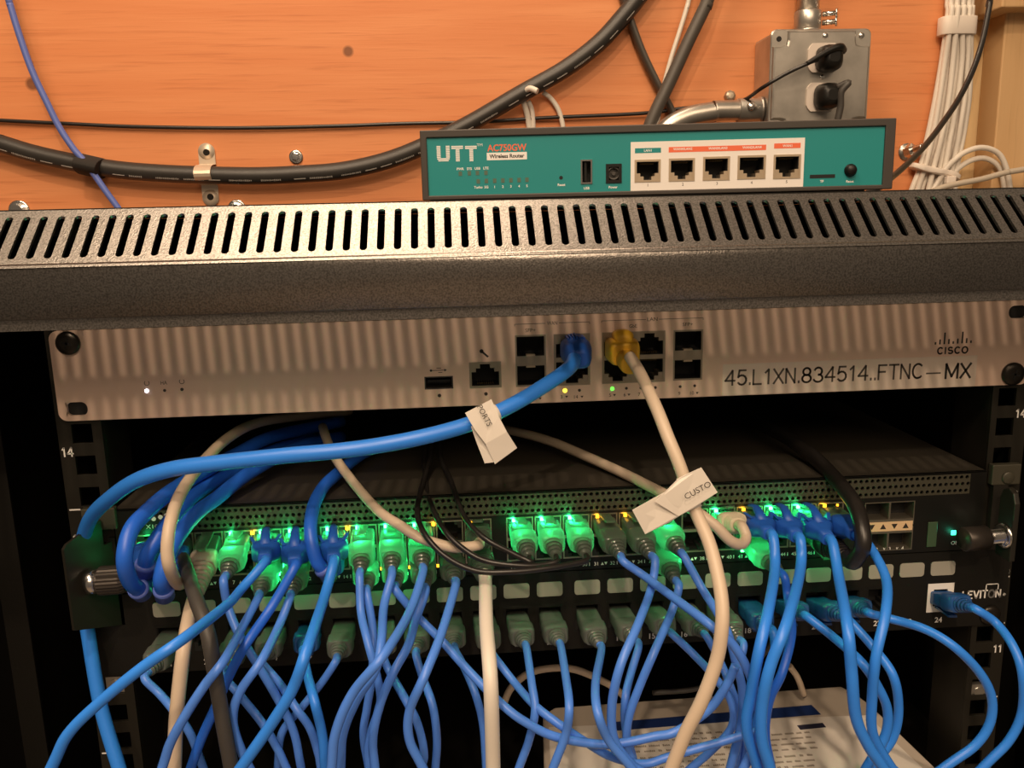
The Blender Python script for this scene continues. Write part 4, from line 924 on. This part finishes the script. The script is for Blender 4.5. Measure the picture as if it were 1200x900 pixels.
for (x, y) in ((14, 14), (RW-14, 14), (14, 138), (RW-14, 138)):
    m = MB(); m.cyl((x, y, 0), (x, y, z0+.6), 5); m.build('rubber_foot', BLKS, rt)
wp = (q_(739, 195)[0], q_(942, 190)[0], q_(840, 222)[1], q_(840, 164)[1])
m = MB(); holed_plate(m, wp[0], wp[1], wp[2], wp[3], ports, -.35, -.02); m.build('white_port_plate', WPANEL, rt)
for k, pr in enumerate(ports):
    s_, d_, g_ = MB(), MB(), MB(); rj_socket(s_, d_, g_, *pr, -.3, False, rim=1.1, keys=s_)
    o = s_.build('ethernet_port', SHIELD, rt); d_.build('socket', HOLE, o); g_.build('contacts', GOLD, o)
m = MB(); holed_plate(m, *usb, [(usb[0]+.8, usb[1]-.8, usb[2]+.8, usb[3]-.8)], -.5, 9); u_ = m.build('usb_port', CHROME, rt)
m = MB(); m.box(usb[0]+.6, usb[1]-.6, 8.5, 9.2, usb[2]+.6, usb[3]-.6); m.box(usb[0]+2, usb[0]+3.2, 1, 8.6, usb[2]+1.5, usb[3]-1.5); m.build('usb_tongue', BLKS, u_)
m = MB(); holed_plate(m, *pw, [(pw[0]+1.6, pw[1]-1.6, pw[2]+1.6, pw[3]-1.6)], -.5, 9); u_ = m.build('power_socket', BLKS, rt)
cx, cz = (pw[0]+pw[1])/2, (pw[2]+pw[3])/2
m = MB(); m.box(pw[0]+1.4, pw[1]-1.4, 8.5, 9, pw[2]+1.4, pw[3]-1.4); m.build('socket_back', HOLE, u_)
m = MB(); m.cyl((cx, 0, cz), (cx, 8.6, cz), 1.0); m.lathe((cx, .6, cz), (0, -1, 0), [(-.5, 3.4), (.4, 3.4), (.4, 2.6), (-.5, 2.6)], n=20); m.build('centre_pin', GREYC, u_)
def rtxt(mb, s, px, py, wpx=None, hpx=None, bold=0, y=-.08):
    u, v = q_(px, py); k = q_(px+1, py)[0]-u; text(mb, s, width=wpx*k if wpx else None, height=hpx*k if hpx else None, T=TR(u, y, v), bold=bold)
def rbar(mb, a, b, c, d, y=-.08, y1=0): x0, x1, za, zb_ = rr(a, b, c, d); mb.box(x0, x1, y, y1, za, zb_)
p = MB()
for (cx0, letter) in ((519.5, 'U'), (536, 'T'), (552, 'T')):      # logo of stacked stripes
    ux, vz = q_(cx0, 180); k = q_(cx0+1, 180)[0]-ux; W = 7.6*k; Hh = 9.0*k; nst = 9
    for i in range(nst):
        zc = vz-Hh+2*Hh*(i+.5)/nst; hh = Hh/nst*.72
        if letter == 'U':
            if i < 2: p.box(ux-W*(.8 if i == 0 else .95), ux+W*(.8 if i == 0 else .95), -.08, 0, zc-hh, zc+hh)
            else: p.box(ux-W, ux-W*.42, -.08, 0, zc-hh, zc+hh); p.box(ux+W*.42, ux+W, -.08, 0, zc-hh, zc+hh)
        else:
            if i >= nst-2: p.box(ux-W*.9, ux+W*.9, -.08, 0, zc-hh, zc+hh)
            else: p.box(ux-W*.26, ux+W*.34, -.08, 0, zc-hh, zc+hh)
rtxt(p, 'TM', 562, 169.8, 6.5, 3)
rbar(p, 570.5, 178.5, 617.5, 187.3)
for s_, x, y in (('PWR', 539.5, 198), ('SYS', 550, 197.7), ('USB', 559.5, 197.4), ('LTE', 569.5, 197), ('Turbo', 560.5, 219.5), ('5G', 570, 219.2), ('1', 579.7, 219), ('2', 589.3, 218.7), ('3', 598.7, 218.4), ('4', 608.3, 218.1), ('5', 617.5, 217.8), ('Reset', 658, 216.5), ('USB', 687.5, 220.5), ('Power', 718.5, 219.3), ('TF', 963, 212.5), ('Reset', 996, 212.5)):
    rtxt(p, s_, x, y, None, 2.9, bold=.25)
p.build('white_lettering', WPRINT, rt)
p = MB(); rtxt(p, 'AC750GW', 594, 173, 46, 8, bold=.2); rbar(p, 783.5, 171, 897.5, 177.3, -.42, -.34); rbar(p, 907, 167.8, 938, 173.8, -.42, -.34); p.build('orange_print', OPRINT, rt)
p = MB(); rbar(p, 744, 173.5, 774.5, 179.3, -.42, -.34); p.build('teal_print', TEAL, rt)
p = MB()
for s_, x, y in (('LAN1', 759, 176.4), ('WAN4/LAN2', 800, 174.6), ('WAN3/LAN3', 841, 173.7), ('WAN2/LAN4', 881, 172.7), ('WAN1', 922.5, 170.8)): rtxt(p, s_, x, y, None, 2.9, y=-.46, bold=.2)
p.build('tab_lettering', WPRINT, rt)
p = MB(); rtxt(p, 'Wireless Router', 594, 182.8, 41, 4.6, bold=.3, y=-.12)
for k, (x, y) in enumerate(((759, 217), (800, 216), (840, 215), (880.5, 214), (921.5, 213))): rtxt(p, str(k+1), x, y, None, 3.2, y=-.42)
p.build('dark_lettering', DPRINT, rt)
LEDW = mat('unlit_led_window', (.10, .16, .12), .3)
for x, y in ((539.5, 203.5), (550, 203), (559.5, 202.7), (569.5, 202.4), (560.5, 212.5), (570, 212), (579.7, 211.8), (589.3, 211.5), (598.7, 211.2), (608.3, 210.9), (617.5, 210.6)):
    m = MB(); rbar(m, x-2, y-2.6, x+2, y+2.6, -.12); m.build('led_window', LEDW, rt)
m = MB(); u, v = q_(657.5, 208.3); m.cyl((u, -.1, v), (u, .5, v), 1.0); m.build('reset_hole', HOLE, rt)
m = MB(); rbar(m, 949, 204.5, 978.5, 208.7, -.12); m.build('card_slot', HOLE, rt)
m = MB(); u, v = q_(996.5, 199.5); m.lathe((u, 0, v), (0, -1, 0), [(0, 3.3), (.6, 3.3), (.9, 2.8), (2.6, 2.6), (3.0, 2.2), (3.05, .01)], n=20); m.build('push_button', BLKS, rt)

# ------------------------------------------------------------------ things on the wall
def wall_tube(name, px, depth, r, mt, label, cat, group=None, flat=None, n=12, parent=None):
    P = [at(q[0], q[1], WY-(q[2] if len(q) > 2 else depth)) for q in px]
    for end, prev in ((0, 1), (-1, -2)):            # cables run on beyond the picture and down behind the cabinet
        q = px[end]
        if q[0] < 0 or q[1] < 0 or q[0] > 1200: ext = 260
        elif q[1] >= 150 and q[0] < 1045: ext = 60
        else: continue
        d = P[end]-P[prev]; d.y = 0; e = P[end]+d.normalized()*ext
        if end == 0: P.insert(0, e)
        else: P.append(e)
    pts = spline(P, 8); m = MB(); m.tube(pts, r, n=n, flat=flat)
    o = m.build(name, mt, parent)
    if label: tag(o, label, cat, group)
    return o, pts
RUB = mat('black_rubber_jacket', (.028, .025, .022), .42)
rootc = thing('power_cable', (0, WY-12, 0), 'heavy black cable with white printing bending up across the plywood', 'cable', 'black cables on the plywood')
o, pts = wall_tube('jacket', [(-30,160),(0,168),(40,180),(90,191),(140,199),(190,203),(240,205),(300,206),(350,204),(400,200),(450,189),(495,172),(550,145),(610,110),(660,82),(700,52),(728,22),(752,-8),(775,-40)], 15, 8.6, RUB, None, None, n=16, parent=rootc)
p = MB(); rs = resample(pts, 900); random.seed(3); i = 30
while i < 880:
    run = random.choice((1, 1, 2, 9, 14, 16))
    if run < 3: run = 8; solid = True
    else: solid = False
    for k in range(run):
        if i+k+1 >= 899: break
        a, b = rs[i+k], rs[i+k+1]; d = (b-a).normalized(); s0 = d.cross(Vector((0, 1, 0))).normalized(); s0 = -s0 if s0.z > 0 else s0
        aa = .62; n_ = Vector((0, -1, 0))*math.cos(aa)+s0*math.sin(aa); tt = d.cross(n_)
        L = (b-a).length*(1.0 if solid else .55); h = .45 if solid else 1.0*random.uniform(.6, 1)
        c = a+n_*8.62; p.prism([c-tt*h, c+d*L-tt*h, c+d*L+tt*h, c+tt*h], n_*.1)
    i += run+random.choice((3, 6, 9))
p.build('white_printing', mat('cable_print', (.55, .52, .48), .6), rootc)
# thin black power cord to the upper receptacle
cordr = thing('power_cable', tuple(at(500, 146, WY-4)), 'thin black cord running level across the plywood to the upper outlet plug', 'cord', 'black cables on the plywood')
wall_tube('cord', [(-30,139,4),(0,141,4),(80,145,4),(160,148.5,4),(280,150,4),(400,147.5,4),(470,145,4),(560,143,4),(640,138,5),(750,133,6),(800,127,8),(845,123,20),(872,117,30),(893,103,62),(920,87,72),(945,75,78),(958,70,74)], 4, 1.9, BLACKC, None, None, parent=cordr)
# outlet box geometry
bc0 = at(903, 38, WY-54); bc1 = at(1019, 148, WY-54); BXW = at(1020, 90, WY-54).x-at(903, 90, WY-54).x
bX0 = at(903, 90, WY-54).x; bX1 = bX0+BXW; bZ1 = at(960, 33, WY-54).z; bZ0 = bZ1-BXW*1.0
YB = WY-54
ob = thing('outlet_box', ((bX0+bX1)/2, WY-20, bZ0), 'galvanised square outlet box with two black plugs on the plywood', 'outlet box')
m = MB(); m.box(bX0+2, bX1-2, YB+6, WY-.2, bZ0+2, bZ1-2); m.build('box_body', STEEL, ob, bevel=3)
def rrect3(x0, x1, z0, z1, r, y, n=6):
    pts = []
    for (cx, cz, a0) in ((x1-r, z1-r, 0), (x0+r, z1-r, 90), (x0+r, z0+r, 180), (x1-r, z0+r, 270)):
        for q in range(n+1): a = math.radians(a0+q*90/n); pts.append(Vector((cx+r*math.cos(a), y, cz+r*math.sin(a))))
    return pts
m = MB()
m.loft([rrect3(bX0, bX1, bZ0, bZ1, 6, YB+6), rrect3(bX0, bX1, bZ0, bZ1, 6, YB+3.5), rrect3(bX0+1, bX1-1, bZ0+1, bZ1-1, 6, YB+2.6)], smooth=False)
# raised middle with notched corners
def notched(i, y):
    x0, x1, z0, z1 = bX0+i, bX1-i, bZ0+i, bZ1-i; c_ = 15-i*.2; r = 5; P = []
    for (sx, sz, X, Z) in ((1, 1, x1, z1), (-1, 1, x0, z1), (-1, -1, x0, z0), (1, -1, x1, z0)):
        a = [Vector((X, y, Z-sz*c_)), Vector((X-sx*c_*.55, y, Z-sz*c_)), Vector((X-sx*c_*.9, y, Z-sz*c_*.9)), Vector((X-sx*c_, y, Z-sz*c_*.55)), Vector((X-sx*c_, y, Z))]
        P += a if sx*sz > 0 else a[::-1]
    return P
m.loft([notched(1.5, YB+2.7), notched(2.5, YB+.6), notched(4, YB-.4)], smooth=False)
cov = m.build('cover_plate', STEEL, ob)
cxb = at(967, 85, YB).x
for (x, y, big) in ((914, 45, 0), (1011, 41, 1), (967, 42, 1), (963, 90, 1), (1012, 132, 1)):
    c = at(x, y, YB); m = MB()
    if big: m.lathe((c.x, YB-.2+(2.6 if x in (1011, 1012) else 0), c.z), (0, -1, 0), [(0, 3.0), (.8, 2.8), (1.4, 1.8), (1.5, .1)], n=14); m.build('cover_screw', CHROME, ob)
    else: m.cyl((c.x, YB+2.2, c.z), (c.x, YB+2.8, c.z), 2.6); m.build('screw_hole', HOLE, ob)
RCP = mat('white_receptacle', (.70, .62, .55), .4)
for (x, y) in ((964, 68), (962, 114)):
    c = at(x, y, YB); m = MB(); ring = []
    pts = []
    for q in range(28):
        a = 2*math.pi*q/28; pts.append(Vector((c.x+max(-15.5, min(15.5, 17.5*math.cos(a))), YB-.3, c.z+max(-13.5, min(13.5, 17.5*math.sin(a))))))
    m.prism(pts, (0, -2.2, 0)); m.build('receptacle', RCP, ob)
def plug_thing(parent, c):
    m = MB(); m.loft([[Vector((c.x+x, c.y-t, c.z+z)) for x, z in srect(w_, h_, 20, 3)] for t, w_, h_ in ((0, 21, 23), (3, 24, 25), (13, 23, 24), (19, 17, 17), (21, 10, 10))]); m.build('plug_body', BLKS, parent, )
c = at(968, 70, YB-3); plug_thing(cordr, Vector((c.x, YB-2.6, c.z)))
m = MB(); m.tube(spline([Vector((c.x+10, YB-16, c.z+6)), Vector((c.x+4, YB-23, c.z+8)), Vector((c.x-8, YB-24, c.z+4)), Vector(tuple(at(945, 75, WY-78)))]), lambda t: 4.4-2.2*t, n=10); m.build('strain_relief', BLKS, cordr)
c2 = at(966, 114, YB-3); cord2 = thing('power_cable', tuple(c2), 'black plug in the lower outlet with a cord dropping behind the router', 'cord', 'black cables on the plywood')
plug_thing(cord2, Vector((c2.x, YB-2.6, c2.z)))
m = MB(); m.tube(spline([Vector((c2.x+5, YB-20, c2.z+7)), Vector((c2.x+13, YB-26, c2.z+10)), Vector(tuple(at(986, 108, YB-24))), Vector(tuple(at(985, 125, YB-22))), Vector(tuple(at(981, 145, YB-20))), Vector(tuple(at(978, 175, YB-16)))]), 3.2, n=10); m.build('cord', GREYC, cord2)
# conduits
cn = thing('conduit_pipe', tuple(at(947, -20, WY-26)), 'upright galvanised conduit entering the top of the outlet box', 'conduit', 'galvanised conduits')
xa = at(947, 10, WY-27).x; m = MB(); m.cyl((xa, WY-27, bZ1+12), (xa, WY-27, 420), 10.8, n=24); m.build('pipe', STEEL, cn)
m = MB(); m.lathe((xa, WY-27, bZ1-1.5), (0, 0, 1), [(0, 15), (3, 15), (3.2, 13), (6, 13), (6.2, 13.2), (22, 13.2), (23, 12.4), (23.2, 10.8)], n=24); cp_ = m.build('connector', STEEL, cn)
for z in (bZ1+9, bZ1+17): m = MB(); m.cyl((xa+12, WY-34, z), (xa+23, WY-40, z), 2.6, n=12); m.cyl((xa+23, WY-40, z), (xa+24.6, WY-41, z), 4.4, n=12); m.build('clamp_screw', CHROME, cp_)
cn2 = thing('conduit_pipe', tuple(at(840, 140, WY-27)), 'bent galvanised conduit entering the left side of the outlet box', 'conduit', 'galvanised conduits')
zc = at(880, 129, WY-27).z; xc = bX0
m = MB(); m.tube(spline([Vector((xc-18, WY-27, zc)), Vector((xc-45, WY-27, zc+0)), at(835, 131, WY-27), at(806, 137, WY-27), at(780, 152, WY-27), at(765, 180, WY-27), at(760, 220, WY-27)]), 10.0, n=20); m.build('pipe', STEEL, cn2)
m = MB(); m.lathe((xc+1.5, WY-27, zc), (-1, 0, 0), [(0, 13), (3, 13), (3.2, 11.6), (24, 11.6), (24.5, 10)], n=24); cc_ = m.build('connector', STEEL, cn2)
m = MB(); m.lathe((xc-13, WY-37.5, zc+2), (0, -1, .1), [(0, 4.4), (3, 4.2), (4, 3), (4.1, .1)], n=14); m.build('clamp_screw', CHROME, cc_)
m = MB(); cs = at(855, 113, WY-1); m.lathe((cs.x, WY, cs.z), (0, -1, .1), [(0, 6), (3, 6), (5, 5), (6, 3), (6.2, .1)], n=8, smooth=False); o = m.build('hex_bolt', mat('dull_bolt', (.42, .36, .28), .4, metal=.7)); tag(o, 'dull bolt head just left of the outlet box conduit connector', 'bolt', 'bolts in the plywood')
# dark cables leaning in front of the wall
wall_tube('cable', [(836,-20),(828,4),(806,50),(784,98),(764,140),(748,185)], 30, 6.4, mat('charcoal_jacket', (.075, .065, .055), .5), 'charcoal cable slanting down left behind the router, front of the crossing pair', 'cable', 'black cables on the plywood')
wall_tube('cable', [(728,-10,7),(736,16,8),(752,60,8),(770,98,8),(786,128,8),(800,160,8),(812,200,8)], 8, 7.6, MATS['charcoal_jacket'], 'flat dark strap slanting down right behind the router, rear of the crossing pair', 'cable', 'black cables on the plywood', flat=.5)
wall_tube('cable', [(812,-20),(806,5),(797,35),(786,70),(776,110),(768,160)], 12, 2.4, WHITE, 'thin white cable behind the crossing dark cables at top', 'cable', 'white cables on the wall')
wall_tube('cable', [(622,160,4),(618,135,6),(613,114,14),(620,104,24),(630,107,28)], 6, 3.0, WHITE, 'white cable end looping over the heavy black cable at left of a pair', 'cable', 'white cables on the wall')
wall_tube('cable', [(626,165,4),(624,132,6),(619,118,10)], 6, 2.4, NYLON, 'short white cable rising beside the looped white end', 'cable', 'white cables on the wall')
wall_tube('cable', [(636,108,8),(646,116,5),(655,130,5),(660,150,5),(662,175,5)], 6, 2.6, WHITE, 'white cable curling down right from under the heavy black cable', 'cable', 'white cables on the wall')
# wire ties / clips
def screw_head(label, px, py, r=7, hexa=True):
    c = at(px, py, WY); rt_ = thing('screw', tuple(c), label, 'screw', 'bolts in the plywood')
    m = MB(); m.lathe((c.x, WY, c.z), (0, -1, 0), [(0, r+1.5), (1.2, r+1.5), (1.3, r)], n=20); m.build('washer', CHROME, rt_)
    m = MB(); m.lathe((c.x, WY-1.3, c.z), (0, -1, 0), [(0, r*.85), (4, r*.85), (4.6, r*.6), (4.7, .1)], n=6 if hexa else 18, smooth=False); m.build('head', CHROME, rt_)
screw_head('bright hex screw above the heavy cable at the middle left', 347, 184, 5.5)
screw_head('bright screw head peeking over the cabinet edge, far left', 23, 247, 9, False)
screw_head('bright screw head peeking over the cabinet edge below the cable clamp', 278, 245, 8, False)
c = at(1062, 178, WY); bt = thing('anchor_bolt', tuple(c), 'zinc anchor bolt with nut right of the router', 'bolt', 'bolts in the plywood')
dv = Vector((.5, -1, .22)).normalized()
m = MB(); m.lathe(Vector((c.x, WY, c.z)), (0, -1, 0), [(0, 9), (1.6, 9), (1.7, .1)], n=20); m.build('washer', STEEL, bt)
m = MB(); m.lathe(Vector((c.x, WY-1.6, c.z)), dv, [(0, 7.6), (7, 7.6), (7.2, 4.2)], n=6, smooth=False); m.build('hex_nut', CHROME, bt)
m = MB(); m.lathe(Vector((c.x, WY-1.6, c.z)), dv, [(5, 4.2)]+[(7+q*.8, 4.2 if q % 2 else 3.7) for q in range(14)]+[(18.6, 2.8), (18.7, .1)], n=14); m.build('threaded_end', CHROME, bt)
# two-hole strap clamp
c = at(240, 204, WY-15); cl = thing('cable_clamp', tuple(c), 'pale metal two-hole clamp holding the heavy black cable', 'clamp')
CL = mat('pale_clamp_metal', (.66, .55, .43), .38, metal=.4)
m = MB()
band = [Vector((0, WY-.5-6.4, 0))]; prof = [(-30, 0.6)]
zc = c.z; pr = [(-25, .8), (-10.4, .8)]+[(-9.6*math.cos(math.radians(a)), 6+9.8*math.sin(math.radians(a))+9*.0+8.8*(1 if 0 < a < 180 else .3)*.0+9*math.sin(math.radians(a))) for a in range(0, 181, 18)]+[(10.4, .8), (25, .8)]
outer = [(z, d) for z, d in pr]; 
for x in (-8.2,): pass
vs = []; 
for z, d in outer: vs += [Vector((c.x-8.2, WY-d, zc+z)), Vector((c.x+8.2, WY-d, zc+z)), Vector((c.x+8.2, WY-d-1.3, zc+z)), Vector((c.x-8.2, WY-d-1.3, zc+z))]
m.loft([vs[i*4:i*4+4] for i in range(len(outer))], smooth=False)
m.build('strap', CL, cl, bevel=.3)
for s_ in (-1, 1):
    m = MB(); m.lathe((c.x, WY-.3, zc+s_*23), (0, -1, 0), [(0, 8.2), (1.9, 8.2), (1.95, .1)], n=22); m.build('lug', CL, cl)
    m = MB(); m.cyl((c.x, WY-2, zc+s_*22), (c.x, WY-2.6, zc+s_*22), 3.3); m.build('screw_hole', SCREWM, cl)
# blue cable tied to the heavy one
wall_tube('cable', [(2,-30),(12,6),(24,45),(38,84),(55,120),(70,150),(86,174),(98,188),(110,204),(124,224),(140,246),(150,262)], 27, 3.1, mat('violet_blue_pvc', (.10, .15, .46), .45), 'blue cable slanting down the plywood at far left', 'cable', 'blue patch cables')
c = at(108, 195, WY-14); d = (at(128, 199, WY-14)-at(88, 190, WY-14)).normalized()
m = MB(); pr = []
for t in (-11, 11): pr.append([c+d*t+Vector((0, -1, 0))*math.cos(a)*(13.2+8*max(0, math.cos(a)))+d.cross(Vector((0, 1, 0)))*math.sin(a)*10.2 for a in [2*math.pi*q/24 for q in range(24)]])
m.loft(pr); o = m.build('cable_strap', mat('black_velcro', (.02, .017, .015), .9, bump=.6, nscale=700), bevel=.6); tag(o, 'black fabric strap binding the blue cable to the heavy cable', 'strap')
# white bundle at right
random.seed(5)
wb = [(-19, 2), (-13, 6), (-7, 1), (-1, 7), (5, 2), (11, 6), (17, 1), (22, 5), (27, 3)]
WGRP = 'white cables bundled at the right'
BPOS = ['leftmost', 'second', 'third', 'fourth', 'middle', 'sixth', 'seventh', 'eighth', 'rightmost']
for k, (dx, dd) in enumerate(wb):
    f = 1.0; p_ = []
    for (x, y, sp_w) in ((1126, -30, .62), (1123, 10, .60), (1121, 33, .62), (1118, 70, .75), (1112, 115, .85), (1104, 160, .92), (1096, 195, .95), (1088, 225, 1.1), (1082, 260, 1.2)):
        p_.append((x+dx*sp_w+(random.uniform(-1, 1) if y > 60 else 0), y, 6+dd*1.0+(4 if 0 < y < 60 else 0)))
    wall_tube('cable', p_, 8, 2.9, WHITE, f'{BPOS[k]} white cable counted left to right in the strapped bundle', 'cable', WGRP)
def strap(cx, cyy, hx, hz, h, mt, label, tilt=0):
    c = at(cx, cyy, WY-10); m = MB(); rg = []
    for t in (-h/2, h/2): rg.append([Vector((c.x+hx*math.copysign(abs(math.cos(a))**.6, math.cos(a))+tilt*t, WY-10+hz*math.copysign(abs(math.sin(a))**.6, math.sin(a)), c.z+t-math.cos(a)*hx*tilt)) for a in [2*math.pi*q/28 for q in range(28)]])
    m.loft(rg); o = m.build('cable_strap', mt, bevel=.8); return tag(o, label, 'strap')
strap(1121.5, 31, 19.0, 9.9, 18, NYLON, 'wide white strap round the top of the white cable bundle')
strap(1095.5, 201, 27.0, 9.9, 5, NYLON, 'thin white zip tie round the foot of the white bundle', tilt=.28)
m = MB(); c = at(1113, 211, WY-20); m.box(c.x-5, c.x+5, c.y-4, c.y+3, c.z-4, c.z+4); o = m.build('zip_tie_head', NYLON, bevel=1); tag(o, 'small white zip tie head on the bundle foot', 'tie')
WY_ = WY
wall_tube('cable', [(1085,235,14),(1098,215,14),(1110,196,16),(1128,180,16),(1150,173,16),(1170,180,16),(1180,200,16),(1184,225,14)], 0, 2.9, WHITE, 'outer of the two white cable loops right of the bundle', 'cable', 'white cables on the wall')
wall_tube('cable', [(1090,240,10),(1108,218,10),(1120,200,10),(1138,188,10),(1156,186,10),(1172,198,10),(1178,225,10)], 0, 2.9, WHITE, 'inner of the two white cable loops right of the bundle', 'cable', 'white cables on the wall')
wall_tube('cable', [(1088,226,40),(1110,218,40),(1150,210,40),(1180,202,40),(1215,196,40)], 40, 3.0, mat('greyish_white_pvc', (.48, .42, .34), .45), 'greyish cable lying level just above the cabinet edge at right', 'cable', 'white cables on the wall')
wall_tube('power_cable', [(1166,-25,60),(1160,4,62),(1152,45,70),(1141,80,80),(1124,115,95),(1104,145,115),(1083,172,140),(1062,193,165),(1046,207,185),(1026,222,210)], 100, 2.7, BLACKC, 'black cord curving from the top right to the side of the router', 'cord', 'black cables on the plywood')

bpy.data.objects.remove(_to); bpy.data.curves.remove(_tc)
PRINTS = ('printed_markings', 'lettering', 'printed_numbers', 'unit_numbers', 'white_lettering', 'orange_print', 'tab_lettering', 'dark_lettering', 'white_printing', 'printed_text', 'grip_ribs', 'arrow_print', 'contacts', 'wire_ends')
for o in list(bpy.data.objects):
    if o.name.split('.')[0] in PRINTS: o['kind'] = 'stuff'      # print and pins too small to pick apart
    if '_off' in o: del o['_off']
